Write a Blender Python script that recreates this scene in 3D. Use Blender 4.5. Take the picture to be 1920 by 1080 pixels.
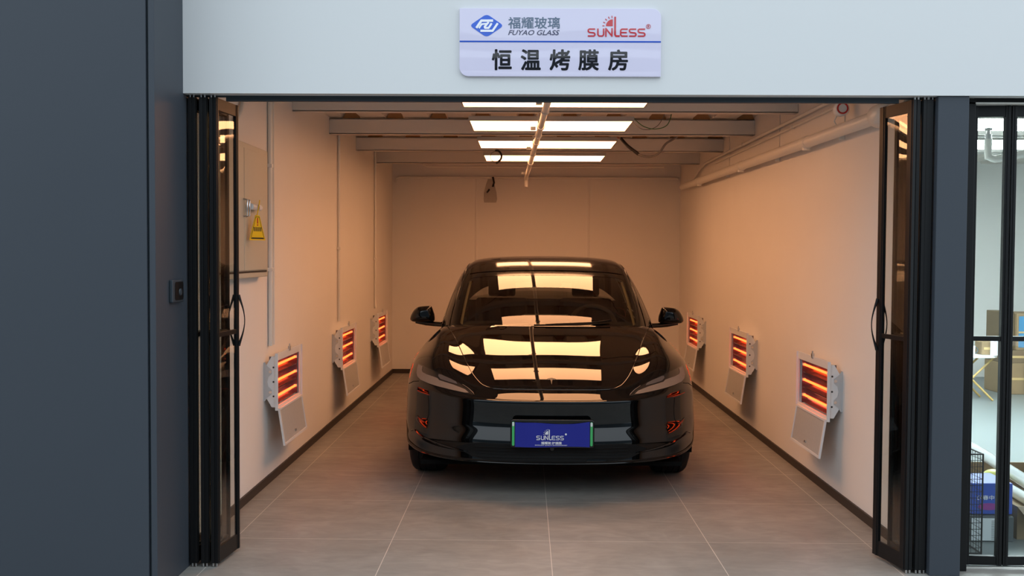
import bpy, bmesh, math, random
import numpy as np
from mathutils import Vector, Matrix
from mathutils.bvhtree import BVHTree
from mathutils.geometry import delaunay_2d_cdt
from mathutils.interpolate import poly_3d_calc
random.seed(4)
C = bpy.context.scene.collection
for o in list(bpy.data.objects): bpy.data.objects.remove(o)
PI = math.pi

# ------------------------------------------------------------ camera, sky, exposure
cam = bpy.data.cameras.new('camera'); cam.sensor_width = 36; cam.lens = 35.0; cam.clip_start = .05
co = bpy.data.objects.new('camera', cam); C.objects.link(co)
co.matrix_world = Matrix.Translation((0, 0, 1.45)) @ Matrix.Rotation(.01339, 4, 'Z') @ Matrix.Rotation(PI/2 - .0332, 4, 'X') @ Matrix.Rotation(.0054, 4, 'Z')
bpy.context.scene.camera = co
vs = bpy.context.scene.view_settings
vs.view_transform = 'Standard'; vs.look = 'None'; vs.gamma = 1; vs.use_curve_mapping = False
vs.exposure = 0.0
SKY = 2.2; PANEL = 11.3; ROOM2 = 44.0; TUBE = 9.0
w = bpy.data.worlds.new('overcast_sky'); bpy.context.scene.world = w; w.use_nodes = True
nt = w.node_tree; nt.nodes.clear()
wo = nt.nodes.new('ShaderNodeOutputWorld'); bg = nt.nodes.new('ShaderNodeBackground')
tc = nt.nodes.new('ShaderNodeTexCoord'); sp = nt.nodes.new('ShaderNodeSeparateXYZ'); rp = nt.nodes.new('ShaderNodeValToRGB')
nt.links.new(tc.outputs['Generated'], sp.inputs[0]); nt.links.new(sp.outputs['Z'], rp.inputs[0])
nt.links.new(rp.outputs[0], bg.inputs[0]); nt.links.new(bg.outputs[0], wo.inputs[0])
e = rp.color_ramp.elements
e[0].position = 0.0; e[0].color = (.63, .725, .80, 1)
e[1].position = 0.7; e[1].color = (.70, .79, .865, 1)
bg.inputs[1].default_value = SKY

# ------------------------------------------------------------ materials
def srgb(r, g, b):
    f = lambda c: (c/255/12.92) if c/255 <= .04045 else ((c/255+.055)/1.055)**2.4
    return (f(r), f(g), f(b))
M = {}
def mat(name, col, rough=.5, metal=0, spec=.5, coat=0, emit=None, es=0, noise=0, nscale=8, bump=0, bscale=40, coatr=.03):
    m = bpy.data.materials.new(name); m.use_nodes = True; t = m.node_tree; b = t.nodes['Principled BSDF']
    b.inputs['Base Color'].default_value = (*col, 1); b.inputs['Roughness'].default_value = rough
    b.inputs['Metallic'].default_value = metal; b.inputs['Specular IOR Level'].default_value = spec
    b.inputs['Coat Weight'].default_value = coat; b.inputs['Coat Roughness'].default_value = coatr
    if emit: b.inputs['Emission Color'].default_value = (*emit, 1); b.inputs['Emission Strength'].default_value = es
    if noise or bump:
        tcn = t.nodes.new('ShaderNodeTexCoord')
    if noise:
        n = t.nodes.new('ShaderNodeTexNoise'); n.inputs['Scale'].default_value = nscale; n.inputs['Detail'].default_value = 5
        mx = t.nodes.new('ShaderNodeMix'); mx.data_type = 'RGBA'
        t.links.new(tcn.outputs['Object'], n.inputs['Vector']); t.links.new(n.outputs['Fac'], mx.inputs[0])
        mx.inputs[6].default_value = (*[c*(1-noise) for c in col], 1); mx.inputs[7].default_value = (*[min(1, c*(1+noise)) for c in col], 1)
        t.links.new(mx.outputs[2], b.inputs['Base Color'])
    if bump:
        n2 = t.nodes.new('ShaderNodeTexNoise'); n2.inputs['Scale'].default_value = bscale; n2.inputs['Detail'].default_value = 3
        bp = t.nodes.new('ShaderNodeBump'); bp.inputs['Strength'].default_value = bump; bp.inputs['Distance'].default_value = .01
        t.links.new(tcn.outputs['Object'], n2.inputs['Vector']); t.links.new(n2.outputs['Fac'], bp.inputs['Height']); t.links.new(bp.outputs[0], b.inputs['Normal'])
    M[name] = m; return m
def glassmat(name, tint, gloss=1.0, rough=.0, wave=0, wscale=3, ior=1.5):
    m = bpy.data.materials.new(name); m.use_nodes = True; t = m.node_tree; t.nodes.clear()
    o = t.nodes.new('ShaderNodeOutputMaterial'); mx = t.nodes.new('ShaderNodeMixShader')
    tr = t.nodes.new('ShaderNodeBsdfTransparent'); gl = t.nodes.new('ShaderNodeBsdfGlossy'); fr = t.nodes.new('ShaderNodeFresnel')
    tr.inputs[0].default_value = (*tint, 1); gl.inputs['Roughness'].default_value = rough; gl.inputs[0].default_value = (gloss, gloss, gloss, 1)
    fr.inputs[0].default_value = ior
    ge = t.nodes.new('ShaderNodeNewGeometry'); inv = t.nodes.new('ShaderNodeMath'); inv.operation = 'SUBTRACT'; inv.inputs[0].default_value = 1; t.links.new(ge.outputs['Backfacing'], inv.inputs[1])
    mu = t.nodes.new('ShaderNodeMath'); mu.operation = 'MULTIPLY'; t.links.new(fr.outputs[0], mu.inputs[0]); t.links.new(inv.outputs[0], mu.inputs[1])
    t.links.new(mu.outputs[0], mx.inputs[0]); t.links.new(tr.outputs[0], mx.inputs[1]); t.links.new(gl.outputs[0], mx.inputs[2]); t.links.new(mx.outputs[0], o.inputs[0])
    if wave:
        tcn = t.nodes.new('ShaderNodeTexCoord'); n = t.nodes.new('ShaderNodeTexNoise'); n.inputs['Scale'].default_value = wscale; n.inputs['Detail'].default_value = 0
        bp = t.nodes.new('ShaderNodeBump'); bp.inputs['Strength'].default_value = wave; bp.inputs['Distance'].default_value = .02
        t.links.new(tcn.outputs['Object'], n.inputs['Vector']); t.links.new(n.outputs['Fac'], bp.inputs['Height'])
        t.links.new(bp.outputs[0], gl.inputs['Normal']); t.links.new(bp.outputs[0], fr.inputs['Normal'])
    M[name] = m; return m
mat('wall', srgb(231, 229, 226), .75, noise=.02, nscale=3, bump=.03, bscale=160)
mat('deck', srgb(214, 208, 200), .6, noise=.08, nscale=5)
mat('joist', srgb(216, 212, 206), .6)
mat('gap_dark', srgb(40, 30, 25), .9)
mat('fascia', srgb(214, 216, 217), .55)
mat('slate', srgb(61, 67, 75), .5, spec=.3, noise=.03, nscale=2)
mat('slate_dark', srgb(46, 56, 64), .5)
mat('black_alu', srgb(15, 16, 18), .42, spec=.3)
mat('track', srgb(30, 40, 48), .5)
mat('pvc', srgb(228, 226, 220), .4)
mat('baseboard', srgb(52, 44, 40), .55)
mat('cab', srgb(196, 192, 176), .45, spec=.4)
mat('chrome', (.75, .75, .75), .15, 1)
mat('steel', (.6, .6, .6), .35, 1)
mat('zinc', srgb(196, 200, 204), .4, .3)
mat('white_steel', srgb(226, 228, 230), .4)
mat('mesh_steel', srgb(192, 194, 194), .55, .2, noise=.08, nscale=60)
mat('reflector', srgb(120, 112, 118), .22, .85)
mat('tube', (.6, .15, .05), .3, emit=(1, .058, .0095), es=TUBE)
mat('ceramic', srgb(225, 215, 210), .5)
mat('panel', (.9, .9, .88), .5, emit=(1, .455, .200), es=PANEL)
mat('panel2', (.9, .9, .9), .5, emit=(.88, 1, 1.03), es=ROOM2)
mat('panel_frame', srgb(190, 186, 180), .5)
mat('yellow', srgb(250, 205, 10), .5)
mat('ink', (.012, .012, .014), .5)
mat('red', srgb(200, 40, 35), .5)
mat('badge_blue', srgb(40, 70, 130), .4)
mat('cable_black', srgb(28, 24, 22), .5)
mat('cable_grey', srgb(120, 112, 105), .5)
mat('cable_green', srgb(70, 110, 60), .5)
mat('cable_orange', srgb(210, 90, 40), .5)
mat('sign', srgb(214, 210, 232), .30, spec=.5, coat=.6)
mat('sign_slate', srgb(78, 100, 124), .4)
mat('sign_navy', srgb(40, 46, 82), .4)
mat('sign_blue', srgb(36, 92, 205), .35)
mat('sign_line', srgb(40, 84, 190), .35)
mat('sign_red', srgb(196, 60, 68), .4)
mat('white_ink', srgb(240, 242, 248), .4)
mat('paint', (.0018, .0017, .0017), .4, spec=0.0, coat=1.0, coatr=.0)
mat('gloss_black', (.003, .003, .003), .10, spec=.5)
mat('matt_black', (.006, .006, .006), .7, spec=.2)
mat('under', (.004, .004, .004), .85, spec=.1)
mat('rubber', (.010, .010, .011), .65, spec=.3, bump=.1, bscale=90)
mat('rim', (.05, .05, .055), .35, .6)
mat('lamp_dark', srgb(30, 27, 25), .25, spec=.4, coat=.6)
mat('drl', srgb(124, 113, 104), .45, spec=.3)
mat('lens', srgb(100, 96, 96), .15, .3, coat=.5)
mat('amber_reflection', srgb(120, 30, 8), .25)  # colour of the orange reflections painted on the bumper
mat('interior', srgb(34, 31, 28), .8)
mat('wheel_rim', srgb(120, 110, 92), .5)
mat('interior_dark', srgb(14, 13, 12), .85)
mat('trim_beige', srgb(190, 182, 150), .6)
mat('seat', srgb(30, 28, 27), .6)
mat('cloth_blue', srgb(26, 38, 150), .75)
mat('plate_green', srgb(70, 190, 110), .4)
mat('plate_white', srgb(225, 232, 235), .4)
mat('mirror', (.8, .8, .8), .02, 1)
mat('cardboard', srgb(142, 120, 90), .8, noise=.1, nscale=9)
mat('cardboard_dark', srgb(116, 99, 76), .8, noise=.1, nscale=9)
mat('cardboard_yellow', srgb(180, 140, 52), .75, noise=.12, nscale=9)
mat('print_blue', srgb(70, 130, 170), .6)
mat('tape', srgb(196, 170, 120), .3)
mat('white_plastic', srgb(232, 234, 236), .35)
mat('film_white', srgb(225, 232, 236), .12, coat=.6)
mat('box_blue', srgb(52, 88, 190), .45)
mat('magenta', srgb(150, 60, 150), .5)
mat('box_grey', srgb(86, 94, 98), .7)
mat('paper', srgb(226, 230, 234), .6)
mat('brass_legs', srgb(190, 160, 100), .4)
mat('ball', srgb(216, 216, 120), .4)
mat('redbox', srgb(180, 50, 60), .6)
mat('epoxy', srgb(122, 130, 131), .35, noise=.04, nscale=2)
mat('opposite', srgb(92, 104, 112), .8)
def lacquer(m):
    t = M[m].node_tree; b = t.nodes['Principled BSDF']; b.inputs['Coat Weight'].default_value = 1; b.inputs['Coat Roughness'].default_value = .02; b.inputs['Specular IOR Level'].default_value = 0
    g = t.nodes.new('ShaderNodeNewGeometry'); n = t.nodes.new('ShaderNodeTexNoise'); n.inputs['Scale'].default_value = 2.6; n.inputs['Detail'].default_value = 0
    bp = t.nodes.new('ShaderNodeBump'); bp.inputs['Strength'].default_value = .10; bp.inputs['Distance'].default_value = .02
    t.links.new(g.outputs['Position'], n.inputs['Vector']); t.links.new(n.outputs['Fac'], bp.inputs['Height']); t.links.new(bp.outputs[0], b.inputs['Coat Normal'])
mat('sign_ink', (.012, .012, .016), .5)
for q in ('sign', 'sign_slate', 'sign_navy', 'sign_blue', 'sign_line', 'sign_red', 'sign_ink'): lacquer(q)
glassmat('door_glass', (.86, .88, .86), 1.0, 0, wave=.45, wscale=3.2)
glassmat('bay_glass', (.90, .93, .92), 1.0, 0)
glassmat('windshield', (.32, .32, .28), 1.0, 0, ior=1.52)
glassmat('side_glass', (.15, .15, .15), 1.0, 0)
glassmat('bag', (.84, .83, .82), .8, .25)
def floor_mat():
    m = bpy.data.materials.new('floor_tiles'); m.use_nodes = True; t = m.node_tree; b = t.nodes['Principled BSDF']
    N = t.nodes.new; L = t.links.new
    g = N('ShaderNodeNewGeometry'); s = N('ShaderNodeSeparateXYZ'); L(g.outputs['Position'], s.inputs[0])
    def edge(out, off, per):
        a = N('ShaderNodeMath'); a.operation = 'SUBTRACT'; L(out, a.inputs[0]); a.inputs[1].default_value = off
        p = N('ShaderNodeMath'); p.operation = 'PINGPONG'; L(a.outputs[0], p.inputs[0]); p.inputs[1].default_value = per/2
        l = N('ShaderNodeMath'); l.operation = 'LESS_THAN'; L(p.outputs[0], l.inputs[0]); l.inputs[1].default_value = .0016
        return l
    ex = edge(s.outputs['X'], .131, .8); ey = edge(s.outputs['Y'], 5.012, .797)
    mx = N('ShaderNodeMath'); mx.operation = 'MAXIMUM'; L(ex.outputs[0], mx.inputs[0]); L(ey.outputs[0], mx.inputs[1])
    n1 = N('ShaderNodeTexNoise'); n1.inputs['Scale'].default_value = 1.6; n1.inputs['Detail'].default_value = 8; n1.inputs['Roughness'].default_value = .65; n1.inputs['Distortion'].default_value = .8
    L(g.outputs['Position'], n1.inputs['Vector'])
    r = N('ShaderNodeValToRGB'); L(n1.outputs['Fac'], r.inputs[0])
    r.color_ramp.elements[0].position = .3; r.color_ramp.elements[0].color = (*srgb(140, 138, 132), 1)
    r.color_ramp.elements[1].position = .7; r.color_ramp.elements[1].color = (*srgb(164, 160, 153), 1)
    mp = N('ShaderNodeMapping'); mp.inputs['Scale'].default_value = (5, 11, 5); mp.inputs['Rotation'].default_value = (0, 0, .5); L(g.outputs['Position'], mp.inputs[0])
    n3 = N('ShaderNodeTexNoise'); n3.inputs['Scale'].default_value = 1.0; n3.inputs['Detail'].default_value = 7; n3.inputs['Distortion'].default_value = 1.6; L(mp.outputs[0], n3.inputs['Vector'])
    r3 = N('ShaderNodeMapRange'); L(n3.outputs['Fac'], r3.inputs[0]); r3.inputs[1].default_value = .35; r3.inputs[2].default_value = .75; r3.inputs[3].default_value = .78; r3.inputs[4].default_value = .95
    hs = N('ShaderNodeVectorMath'); hs.operation = 'SCALE'; L(r.outputs[0], hs.inputs[0]); L(r3.outputs[0], hs.inputs['Scale'])
    cm = N('ShaderNodeMix'); cm.data_type = 'RGBA'; L(mx.outputs[0], cm.inputs[0]); L(hs.outputs[0], cm.inputs[6]); cm.inputs[7].default_value = (*srgb(204, 196, 186), 1)
    L(cm.outputs[2], b.inputs['Base Color'])
    n2 = N('ShaderNodeTexNoise'); n2.inputs['Scale'].default_value = 9; n2.inputs['Detail'].default_value = 4; L(g.outputs['Position'], n2.inputs['Vector'])
    mr = N('ShaderNodeMapRange'); L(n2.outputs['Fac'], mr.inputs[0]); mr.inputs[3].default_value = .40; mr.inputs[4].default_value = .60; L(mr.outputs[0], b.inputs['Roughness'])
    b.inputs['Specular IOR Level'].default_value = .3
    M['floor'] = m
floor_mat()

# ------------------------------------------------------------ mesh helpers
class MB:
    def __init__(s): s.v = []; s.f = []; s.m = []
    def add(s, vs, fs, mi=0):
        n = len(s.v); s.v += [tuple(v) for v in vs]; s.f += [tuple(i+n for i in f) for f in fs]; s.m += [mi]*len(fs); return s
    def box(s, a, b, mi=0):
        x0, y0, z0 = a; x1, y1, z1 = b
        return s.add([(x0,y0,z0),(x1,y0,z0),(x1,y1,z0),(x0,y1,z0),(x0,y0,z1),(x1,y0,z1),(x1,y1,z1),(x0,y1,z1)],
                     [(0,3,2,1),(4,5,6,7),(0,1,5,4),(1,2,6,5),(2,3,7,6),(3,0,4,7)], mi)
    def tube(s, pts, r, n=10, mi=0, cap=True):
        pts = [Vector(p) for p in pts]; rs = r if isinstance(r, (list, tuple)) else [r]*len(pts)
        vs = []; fs = []; up = None
        for i, p in enumerate(pts):
            t = (pts[min(i+1, len(pts)-1)] - pts[max(i-1, 0)]).normalized()
            if up is None: up = Vector((0,0,1)) if abs(t.z) < .9 else Vector((1,0,0))
            a = t.cross(up)
            if a.length < 1e-6: a = t.orthogonal()
            a.normalize(); b = a.cross(t).normalized(); up = b
            for k in range(n):
                q = 2*PI*k/n; vs.append(p + (a*math.cos(q) + b*math.sin(q))*rs[i])
        for i in range(len(pts)-1):
            for k in range(n):
                k2 = (k+1) % n; fs.append((i*n+k, i*n+k2, (i+1)*n+k2, (i+1)*n+k))
        if cap: fs.append(tuple(range(n-1, -1, -1))); fs.append(tuple((len(pts)-1)*n+k for k in range(n)))
        return s.add(vs, fs, mi)
    def lathe(s, prof, axis='X', n=48, c=(0,0,0), mi=0, close=False):
        vs = []; fs = []; m = len(prof)
        for k in range(n):
            q = 2*PI*k/n
            for a, r in prof:
                u, v = r*math.cos(q), r*math.sin(q)
                p = (a,u,v) if axis == 'X' else (u,a,v) if axis == 'Y' else (u,v,a)
                vs.append((p[0]+c[0], p[1]+c[1], p[2]+c[2]))
        for k in range(n):
            k2 = (k+1) % n
            for i in range(m if close else m-1):
                j = (i+1) % m; fs.append((k*m+i, k*m+j, k2*m+j, k2*m+i))
        return s.add(vs, fs, mi)
    def prism(s, poly, axis, a, b, mi=0):
        n = len(poly)
        f = (lambda p, d: (d, p[0], p[1])) if axis == 'X' else (lambda p, d: (p[0], d, p[1])) if axis == 'Y' else (lambda p, d: (p[0], p[1], d))
        return s.add([f(p, a) for p in poly]+[f(p, b) for p in poly],
            [tuple(range(n-1,-1,-1)), tuple(range(n, 2*n))]+[(i, (i+1)%n, n+(i+1)%n, n+i) for i in range(n)], mi)
    def xf(s, mtx):
        s.v = [tuple(mtx @ Vector(v)) for v in s.v]; return s
def obj(name, mb, mats, parent=None, smooth=False, bevel=0, fix=True):
    me = bpy.data.meshes.new(name); me.from_pydata(mb.v, [], mb.f)
    for m in (mats if isinstance(mats, (list, tuple)) else [mats]): me.materials.append(M[m])
    me.polygons.foreach_set('material_index', mb.m)
    if fix:
        bm = bmesh.new(); bm.from_mesh(me); bmesh.ops.recalc_face_normals(bm, faces=bm.faces); bm.to_mesh(me); bm.free()
    if smooth:
        me.polygons.foreach_set('use_smooth', [True]*len(me.polygons))
        if smooth != 'all':
            try: me.set_sharp_from_angle(angle=math.radians(38))
            except Exception: pass
    o = bpy.data.objects.new(name, me); C.objects.link(o); o.parent = parent
    if bevel:
        b = o.modifiers.new('edge', 'BEVEL'); b.width = bevel; b.segments = 2; b.limit_method = 'ANGLE'
    return o
def tag(o, label, cat, group=None):
    o['label'] = label; o['category'] = cat
    if group: o['group'] = group
    return o
def thing(name, label, cat, loc=(0,0,0), group=None):
    o = bpy.data.objects.new(name, None); C.objects.link(o); o.location = loc; o.empty_display_size = .1
    return tag(o, label, cat, group)
def struct(o): o['kind'] = 'structure'; return o
def rounded(x0, y0, x1, y1, r, n=6):
    rs = r if isinstance(r, (list, tuple)) else [r]*4   # bl, br, tr, tl
    P = []
    for (cx, cy, a0), q in zip([(x0,y0,PI),(x1,y0,1.5*PI),(x1,y1,0),(x0,y1,.5*PI)], rs):
        sx = 1 if cx == x0 else -1; sy = 1 if cy == y0 else -1
        if q <= 0: P.append((cx, cy)); continue
        for k in range(n+1):
            a = a0 + PI/2*k/n; P.append((cx+sx*q+q*math.cos(a), cy+sy*q+q*math.sin(a)))
    return P
def text_mb(body, x0, z0, x1, z1, y, depth=.002, bold=0, shear=0, mi=0, mirror=False):
    cu = bpy.data.curves.new('t', 'FONT'); cu.body = body; cu.size = 1; cu.extrude = 0; cu.shear = shear; cu.resolution_u = 3
    o = bpy.data.objects.new('t', cu); C.objects.link(o); dg = bpy.context.evaluated_depsgraph_get(); dg.update()
    me = bpy.data.meshes.new_from_object(o.evaluated_get(dg)); bpy.data.objects.remove(o); bpy.data.curves.remove(cu)
    v = np.array([tuple(a.co) for a in me.vertices]); mb = MB()
    if len(v):
        a, b = v[:, :2].min(0), v[:, :2].max(0); sc = (np.array([x1-x0, z1-z0]))/np.maximum(b-a, 1e-6)
        q = (v[:, :2]-a)*sc
        if mirror: q[:, 0] = (x1-x0) - q[:, 0]
        n = len(v); fs = [tuple(p.vertices) for p in me.polygons]
        d = bold*abs(z1-z0)
        for i, (dx, dz) in enumerate([(0, 0)] if not bold else [(d*math.cos(PI*i/4), d*math.sin(PI*i/4)) for i in range(8)]):
            mb.add([(x0+p[0]+dx, y-4e-5*i, z0+p[1]+dz) for p in q], fs, mi)
    bpy.data.meshes.remove(me); return mb
def stroke(mb, pts, wd, y, d=.0012, mi=0, rnd=True):
    y -= (len(mb.f) % 997)*3e-7
    for (a, b) in zip(pts[:-1], pts[1:]):
        dx, dz = b[0]-a[0], b[1]-a[1]; l = math.hypot(dx, dz) or 1e-6; nx, nz = -dz/l*wd/2, dx/l*wd/2
        y -= 6e-6
        mb.prism([(a[0]+nx,a[1]+nz),(b[0]+nx,b[1]+nz),(b[0]-nx,b[1]-nz),(a[0]-nx,a[1]-nz)], 'Y', y, y-d, mi)
    if rnd:
        for p in pts[1:-1]:
            y -= 6e-6; mb.prism([(p[0]+wd/2*math.cos(2*PI*k/10), p[1]+wd/2*math.sin(2*PI*k/10)) for k in range(10)], 'Y', y, y-d, mi)
def wordmark(mb, X, Z, k, y, wd=12, mi=0, reg=True):
    """sun-topped word mark; X(px), Z(px) map drawing units to the sign's plane"""
    def S(pts, w_=wd): stroke(mb, [(X(a), Z(b)) for a, b in pts], w_*k, y, mi=mi)
    def letS(x0, x1): S([(x1,253),(x0+12,253),(x0+3,260),(x0+3,272),(x0+12,281),(x1-10,285),(x1-2,293),(x1-2,304),(x1-10,312),(x0,312)])
    letS(1200, 1262)
    S([(1286,248),(1286,300),(1296,312),(1325,312),(1335,300),(1335,248)])
    S([(1354,318),(1354,248),(1406,312),(1406,244)])
    S([(1432,148),(1432,300),(1440,312),(1472,312)], 15)
    S([(1540,253),(1490,253),(1480,262),(1480,302),(1490,312),(1540,312)]); S([(1480,282),(1532,282)])
    letS(1552, 1612); letS(1627, 1688)
    mb.prism([(X(1412), Z(228))]+[(X(1412+58*math.cos(a)), Z(228-58*math.sin(a))) for a in [PI/2+PI/2*i/10 for i in range(11)]], 'Y', y, y-.0012, mi)
    for a in (95, 115, 136, 157, 178):
        q = math.radians(a); S([(1412+70*math.cos(q), 228-70*math.sin(q)), (1412+88*math.cos(q), 228-88*math.sin(q))], 7)
    if reg:
        S([(1716+18*math.cos(a), 230-18*math.sin(a)) for a in [2*PI*i/16 for i in range(17)]], 4)
        S([(1711,240),(1711,221),(1719,221),(1721,226),(1719,230),(1711,230)], 4); S([(1716,230),(1722,240)], 4)

# ------------------------------------------------------------ the setting
XL, XR, YF, YB = -1.62, 1.87, 4.52, 12.1
struct(obj('floor', MB().box((-9, -12, -.1), (9, 12.3, 0)), 'floor'))
struct(obj('floor_side_room', MB().box((1.99, 4.66, 0), (8, 12.1, .004)), 'epoxy'))
struct(obj('wall_left', MB().box((XL-.12, 4.62, 0), (XL, YB+.12, 2.9)), 'wall'))
struct(obj('wall_right', MB().box((XR, 4.66, 0), (XR+.11, YB, 2.9)), 'wall'))
struct(obj('wall_back', MB().box((XL, YB, 0), (8, YB+.12, 2.9)), 'wall'))
struct(obj('wall_side_room', MB().box((8, 4.6, 0), (8.1, YB+.12, 2.9)), 'wall'))
fb = MB().box((-1.555, 4.50, 2.172), (8.1, 4.565, 4.6)); struct(obj('wall_front', fb, 'fascia'))
pl = MB().box((-5, 4.15, 0), (-1.585, 4.62, 4.6), 0).box((-1.585, 4.165, 0), (-1.572, 4.62, 4.6), 1).box((-1.575, 4.152, 0), (-1.55, 4.62, 4.6), 0)  # recessed joint strip, coloured darker for the shade of a shadow gap
struct(obj('pillar_left', pl, ['slate', 'slate_dark'], bevel=.003))
struct(obj('pillar_right', MB().box((1.845, 4.51, 0), (1.984, 4.66, 2.172)), 'slate', bevel=.003))
bbm = MB().box((XL, 4.66, 0), (XL+.012, YB, .052)); struct(obj('baseboard_left', bbm, 'baseboard'))
struct(obj('baseboard_right', MB().box((XR-.012, 4.66, 0), (XR, YB, .052)), 'baseboard'))
struct(obj('baseboard_back', MB().box((XL+.012, YB-.012, 0), (XR-.012, YB, .052)), 'baseboard'))
# ceiling: corrugated steel deck, ribs running front to back
dk = MB(); prof = []; x = XL-.1; per = .36
while x < 8.0:
    prof += [(x, 2.575), (x+.20, 2.575), (x+.245, 2.645), (x+.315, 2.645)]; x += per
prof.append((x, 2.575))
n = len(prof)
dk.add([(p[0], 4.565, p[1]) for p in prof]+[(p[0], YB+.1, p[1]) for p in prof], [(i, i+1, n+i+1, n+i) for i in range(n-1)])
dk.box((XL-.1, 4.565, 2.70), (8.1, YB+.12, 2.8))
struct(obj('ceiling', dk, 'deck', fix=False))
def beam(y, x0, x1, z0=2.435):
    m = MB().box((x0, y, z0), (x1, y+.075, z0+.012)).box((x0, y, z0), (x1, y+.008, z0+.13)).box((x0, y, z0+.118), (x1, y+.075, z0+.13))
    return m
mat('foam', srgb(172, 128, 84), .9, noise=.2, nscale=20)
for k, y in enumerate((5.60, 6.905, 8.20, 9.50, 10.78)):
    o = struct(obj('ceiling_beam', beam(y, XL, XR), 'joist', bevel=.004))
    fo_ = MB(); x = XL-.1
    while x < XR:
        fo_.prism([(x+.205, 2.566), (x+.35, 2.566), (x+.318, 2.640), (x+.242, 2.640)], 'Y', y+.03, y+.06); x += per
    obj('foam_filler', fo_, 'foam', o)
for k, y in enumerate((6.9, 8.2, 9.5)): struct(obj('ceiling_beam', beam(y, XR+.11, 8), 'joist', bevel=.004))
# thin joint trims on the back wall
for k, x in enumerate((-.602, .766)):
    struct(obj('trim_%d' % (k+1), MB().tube([(x, YB-.004, .06), (x, YB-.004, 2.39)], .011, 8), 'wall', smooth=True))
# soffit track of the folding doors
struct(obj('trim_3', MB().box((-1.375, 4.565, 2.147), (1.69, 4.585, 2.20)).box((-1.55, 4.565, 2.166), (-1.375, 4.585, 2.20)).box((1.69, 4.565, 2.166), (1.845, 4.585, 2.20)), 'track'))
# unseen wall and two beams, added for dark reflections in paint and sign
struct(obj('reflection_wall', MB().box((-14, -9.0, 0), (14, -8.0, 4.48)), 'opposite'))
for k, (a, b) in enumerate(((4.56, 4.74), (4.93, 5.18))): struct(obj('trim_%d' % (k+5), MB().box((-14, -8.3, a), (14, -8.0, b)), 'opposite'))  # beams added to band the reflection in the sign

# ------------------------------------------------------------ folding doors
def leaf(parent, p0, p1, z0=.018, z1=2.160, handle=0, th=.016, top=.055, bot=.072, mid=1.075, stile=.030, glass='door_glass'):
    a = Vector((p0[0], p0[1], 0)); b = Vector((p1[0], p1[1], 0)); d = (b-a); L = d.length; ang = math.atan2(d.y, d.x)
    T = Matrix.Translation(a) @ Matrix.Rotation(ang, 4, 'Z')
    f = MB(); h = th/2
    for q in (0, L-stile):
        f.box((q, -h, z0), (q+stile, h, z1))
        f.box((q+.010, -h-.0025, z0), (q+.020, h+.0025, z1))
    f.box((stile, -h*.8, z0), (L-stile, h*.8, z0+bot)); f.box((stile, -h*.8, z1-top), (L-stile, h*.8, z1))
    f.box((stile, -h*.8, mid-.011), (L-stile, h*.8, mid+.011))
    o = obj('door_leaf', f.xf(T), 'black_alu', parent, bevel=.001)
    g = MB().box((stile-.004, -.002, z0+bot-.004), (L-stile+.004, .002, z1-top+.004)).xf(T)
    obj('glass_pane', g, glass, o)
    if handle:
        for sd in (-1, 1):
            hb = MB(); pts = []; rs = []
            for k in range(17):
                t = k/16; s_ = math.sin(PI*t)
                pts.append((L-.014, sd*(h+.003+.030*s_**1.1), 1.005+.245*t)); rs.append(.0075-.005*s_)
            obj('pull_handle', hb.tube(pts, rs, 8).xf(T), 'black_alu', o, smooth=True)
    return o
def pins(parent, x, y, z0=.0, z1=2.158):
    m = MB()
    for dx in (-.008, .008):
        m.tube([(x+dx, y, z1), (x+dx, y, z1+.014)], .0045, 8); m.tube([(x+dx, y, .002), (x+dx, y, .02)], .0045, 8)
    obj('hinge_pin', m, 'steel', parent, smooth=True)
YD, YI = 4.535, 4.795
door1 = bpy.data.objects.new('door_1', None); C.objects.link(door1); struct(door1)
fr = [(-1.536, -1.527), (-1.521, -1.505), (-1.471, -1.490), (-1.455, -1.440), (-1.422-.0, -1.427)]
lf = [((-1.533, YD), (-1.527, YI)), ((-1.516, YD), (-1.508, YI)), ((-1.482, YD), (-1.490, YI)), ((-1.465, YD), (-1.455, YI)), ((-1.436, YD), (-1.438, YI)), ((-1.419, YD), (-1.392, YI))]
for i, (a, b) in enumerate(lf): leaf(door1, a, b, handle=(i == 5))
for x in (-1.524, -1.4735, -1.4275): pins(door1, x, YD+.008)
door2 = bpy.data.objects.new('door_2', None); C.objects.link(door2); struct(door2)
rf = [((1.752, YD), (1.692, YI)), ((1.769, YD), (1.764, YI)), ((1.797, YD), (1.782, YI)), ((1.813, YD), (1.808, YI)), ((1.827, YD), (1.826, YI))]
for i, (a, b) in enumerate(rf): leaf(door2, a, b, handle=(i == 0), stile=.046 if i == 0 else .030)
for x in (1.7605, 1.805, 1.825): pins(door2, x, YD+.008)
# the glazed front of the next room
win = bpy.data.objects.new('window_1', None); C.objects.link(win); struct(win)
leaf(win, (2.052, 4.640), (2.222, 4.628), z1=2.146, top=.050, bot=.042, th=.03, stile=.024, glass='bay_glass')
leaf(win, (2.226, 4.628), (2.52, 4.640), z1=2.146, top=.050, bot=.042, th=.03, stile=.024, glass='bay_glass')
leaf(win, (2.524, 4.640), (2.81, 4.628), z1=2.146, top=.050, bot=.042, th=.03, stile=.024, glass='bay_glass')
obj('jamb', MB().box((1.985, 4.58, 0), (2.045, 4.66, 2.172)), 'black_alu', win, bevel=.002)
obj('head_rail', MB().box((2.045, 4.60, 2.156), (4.5, 4.66, 2.20)), 'black_alu', win)
obj('head_seal', MB().box((1.99, 4.58, 2.148), (4.5, 4.66, 2.155)), 'pvc', win)

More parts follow.
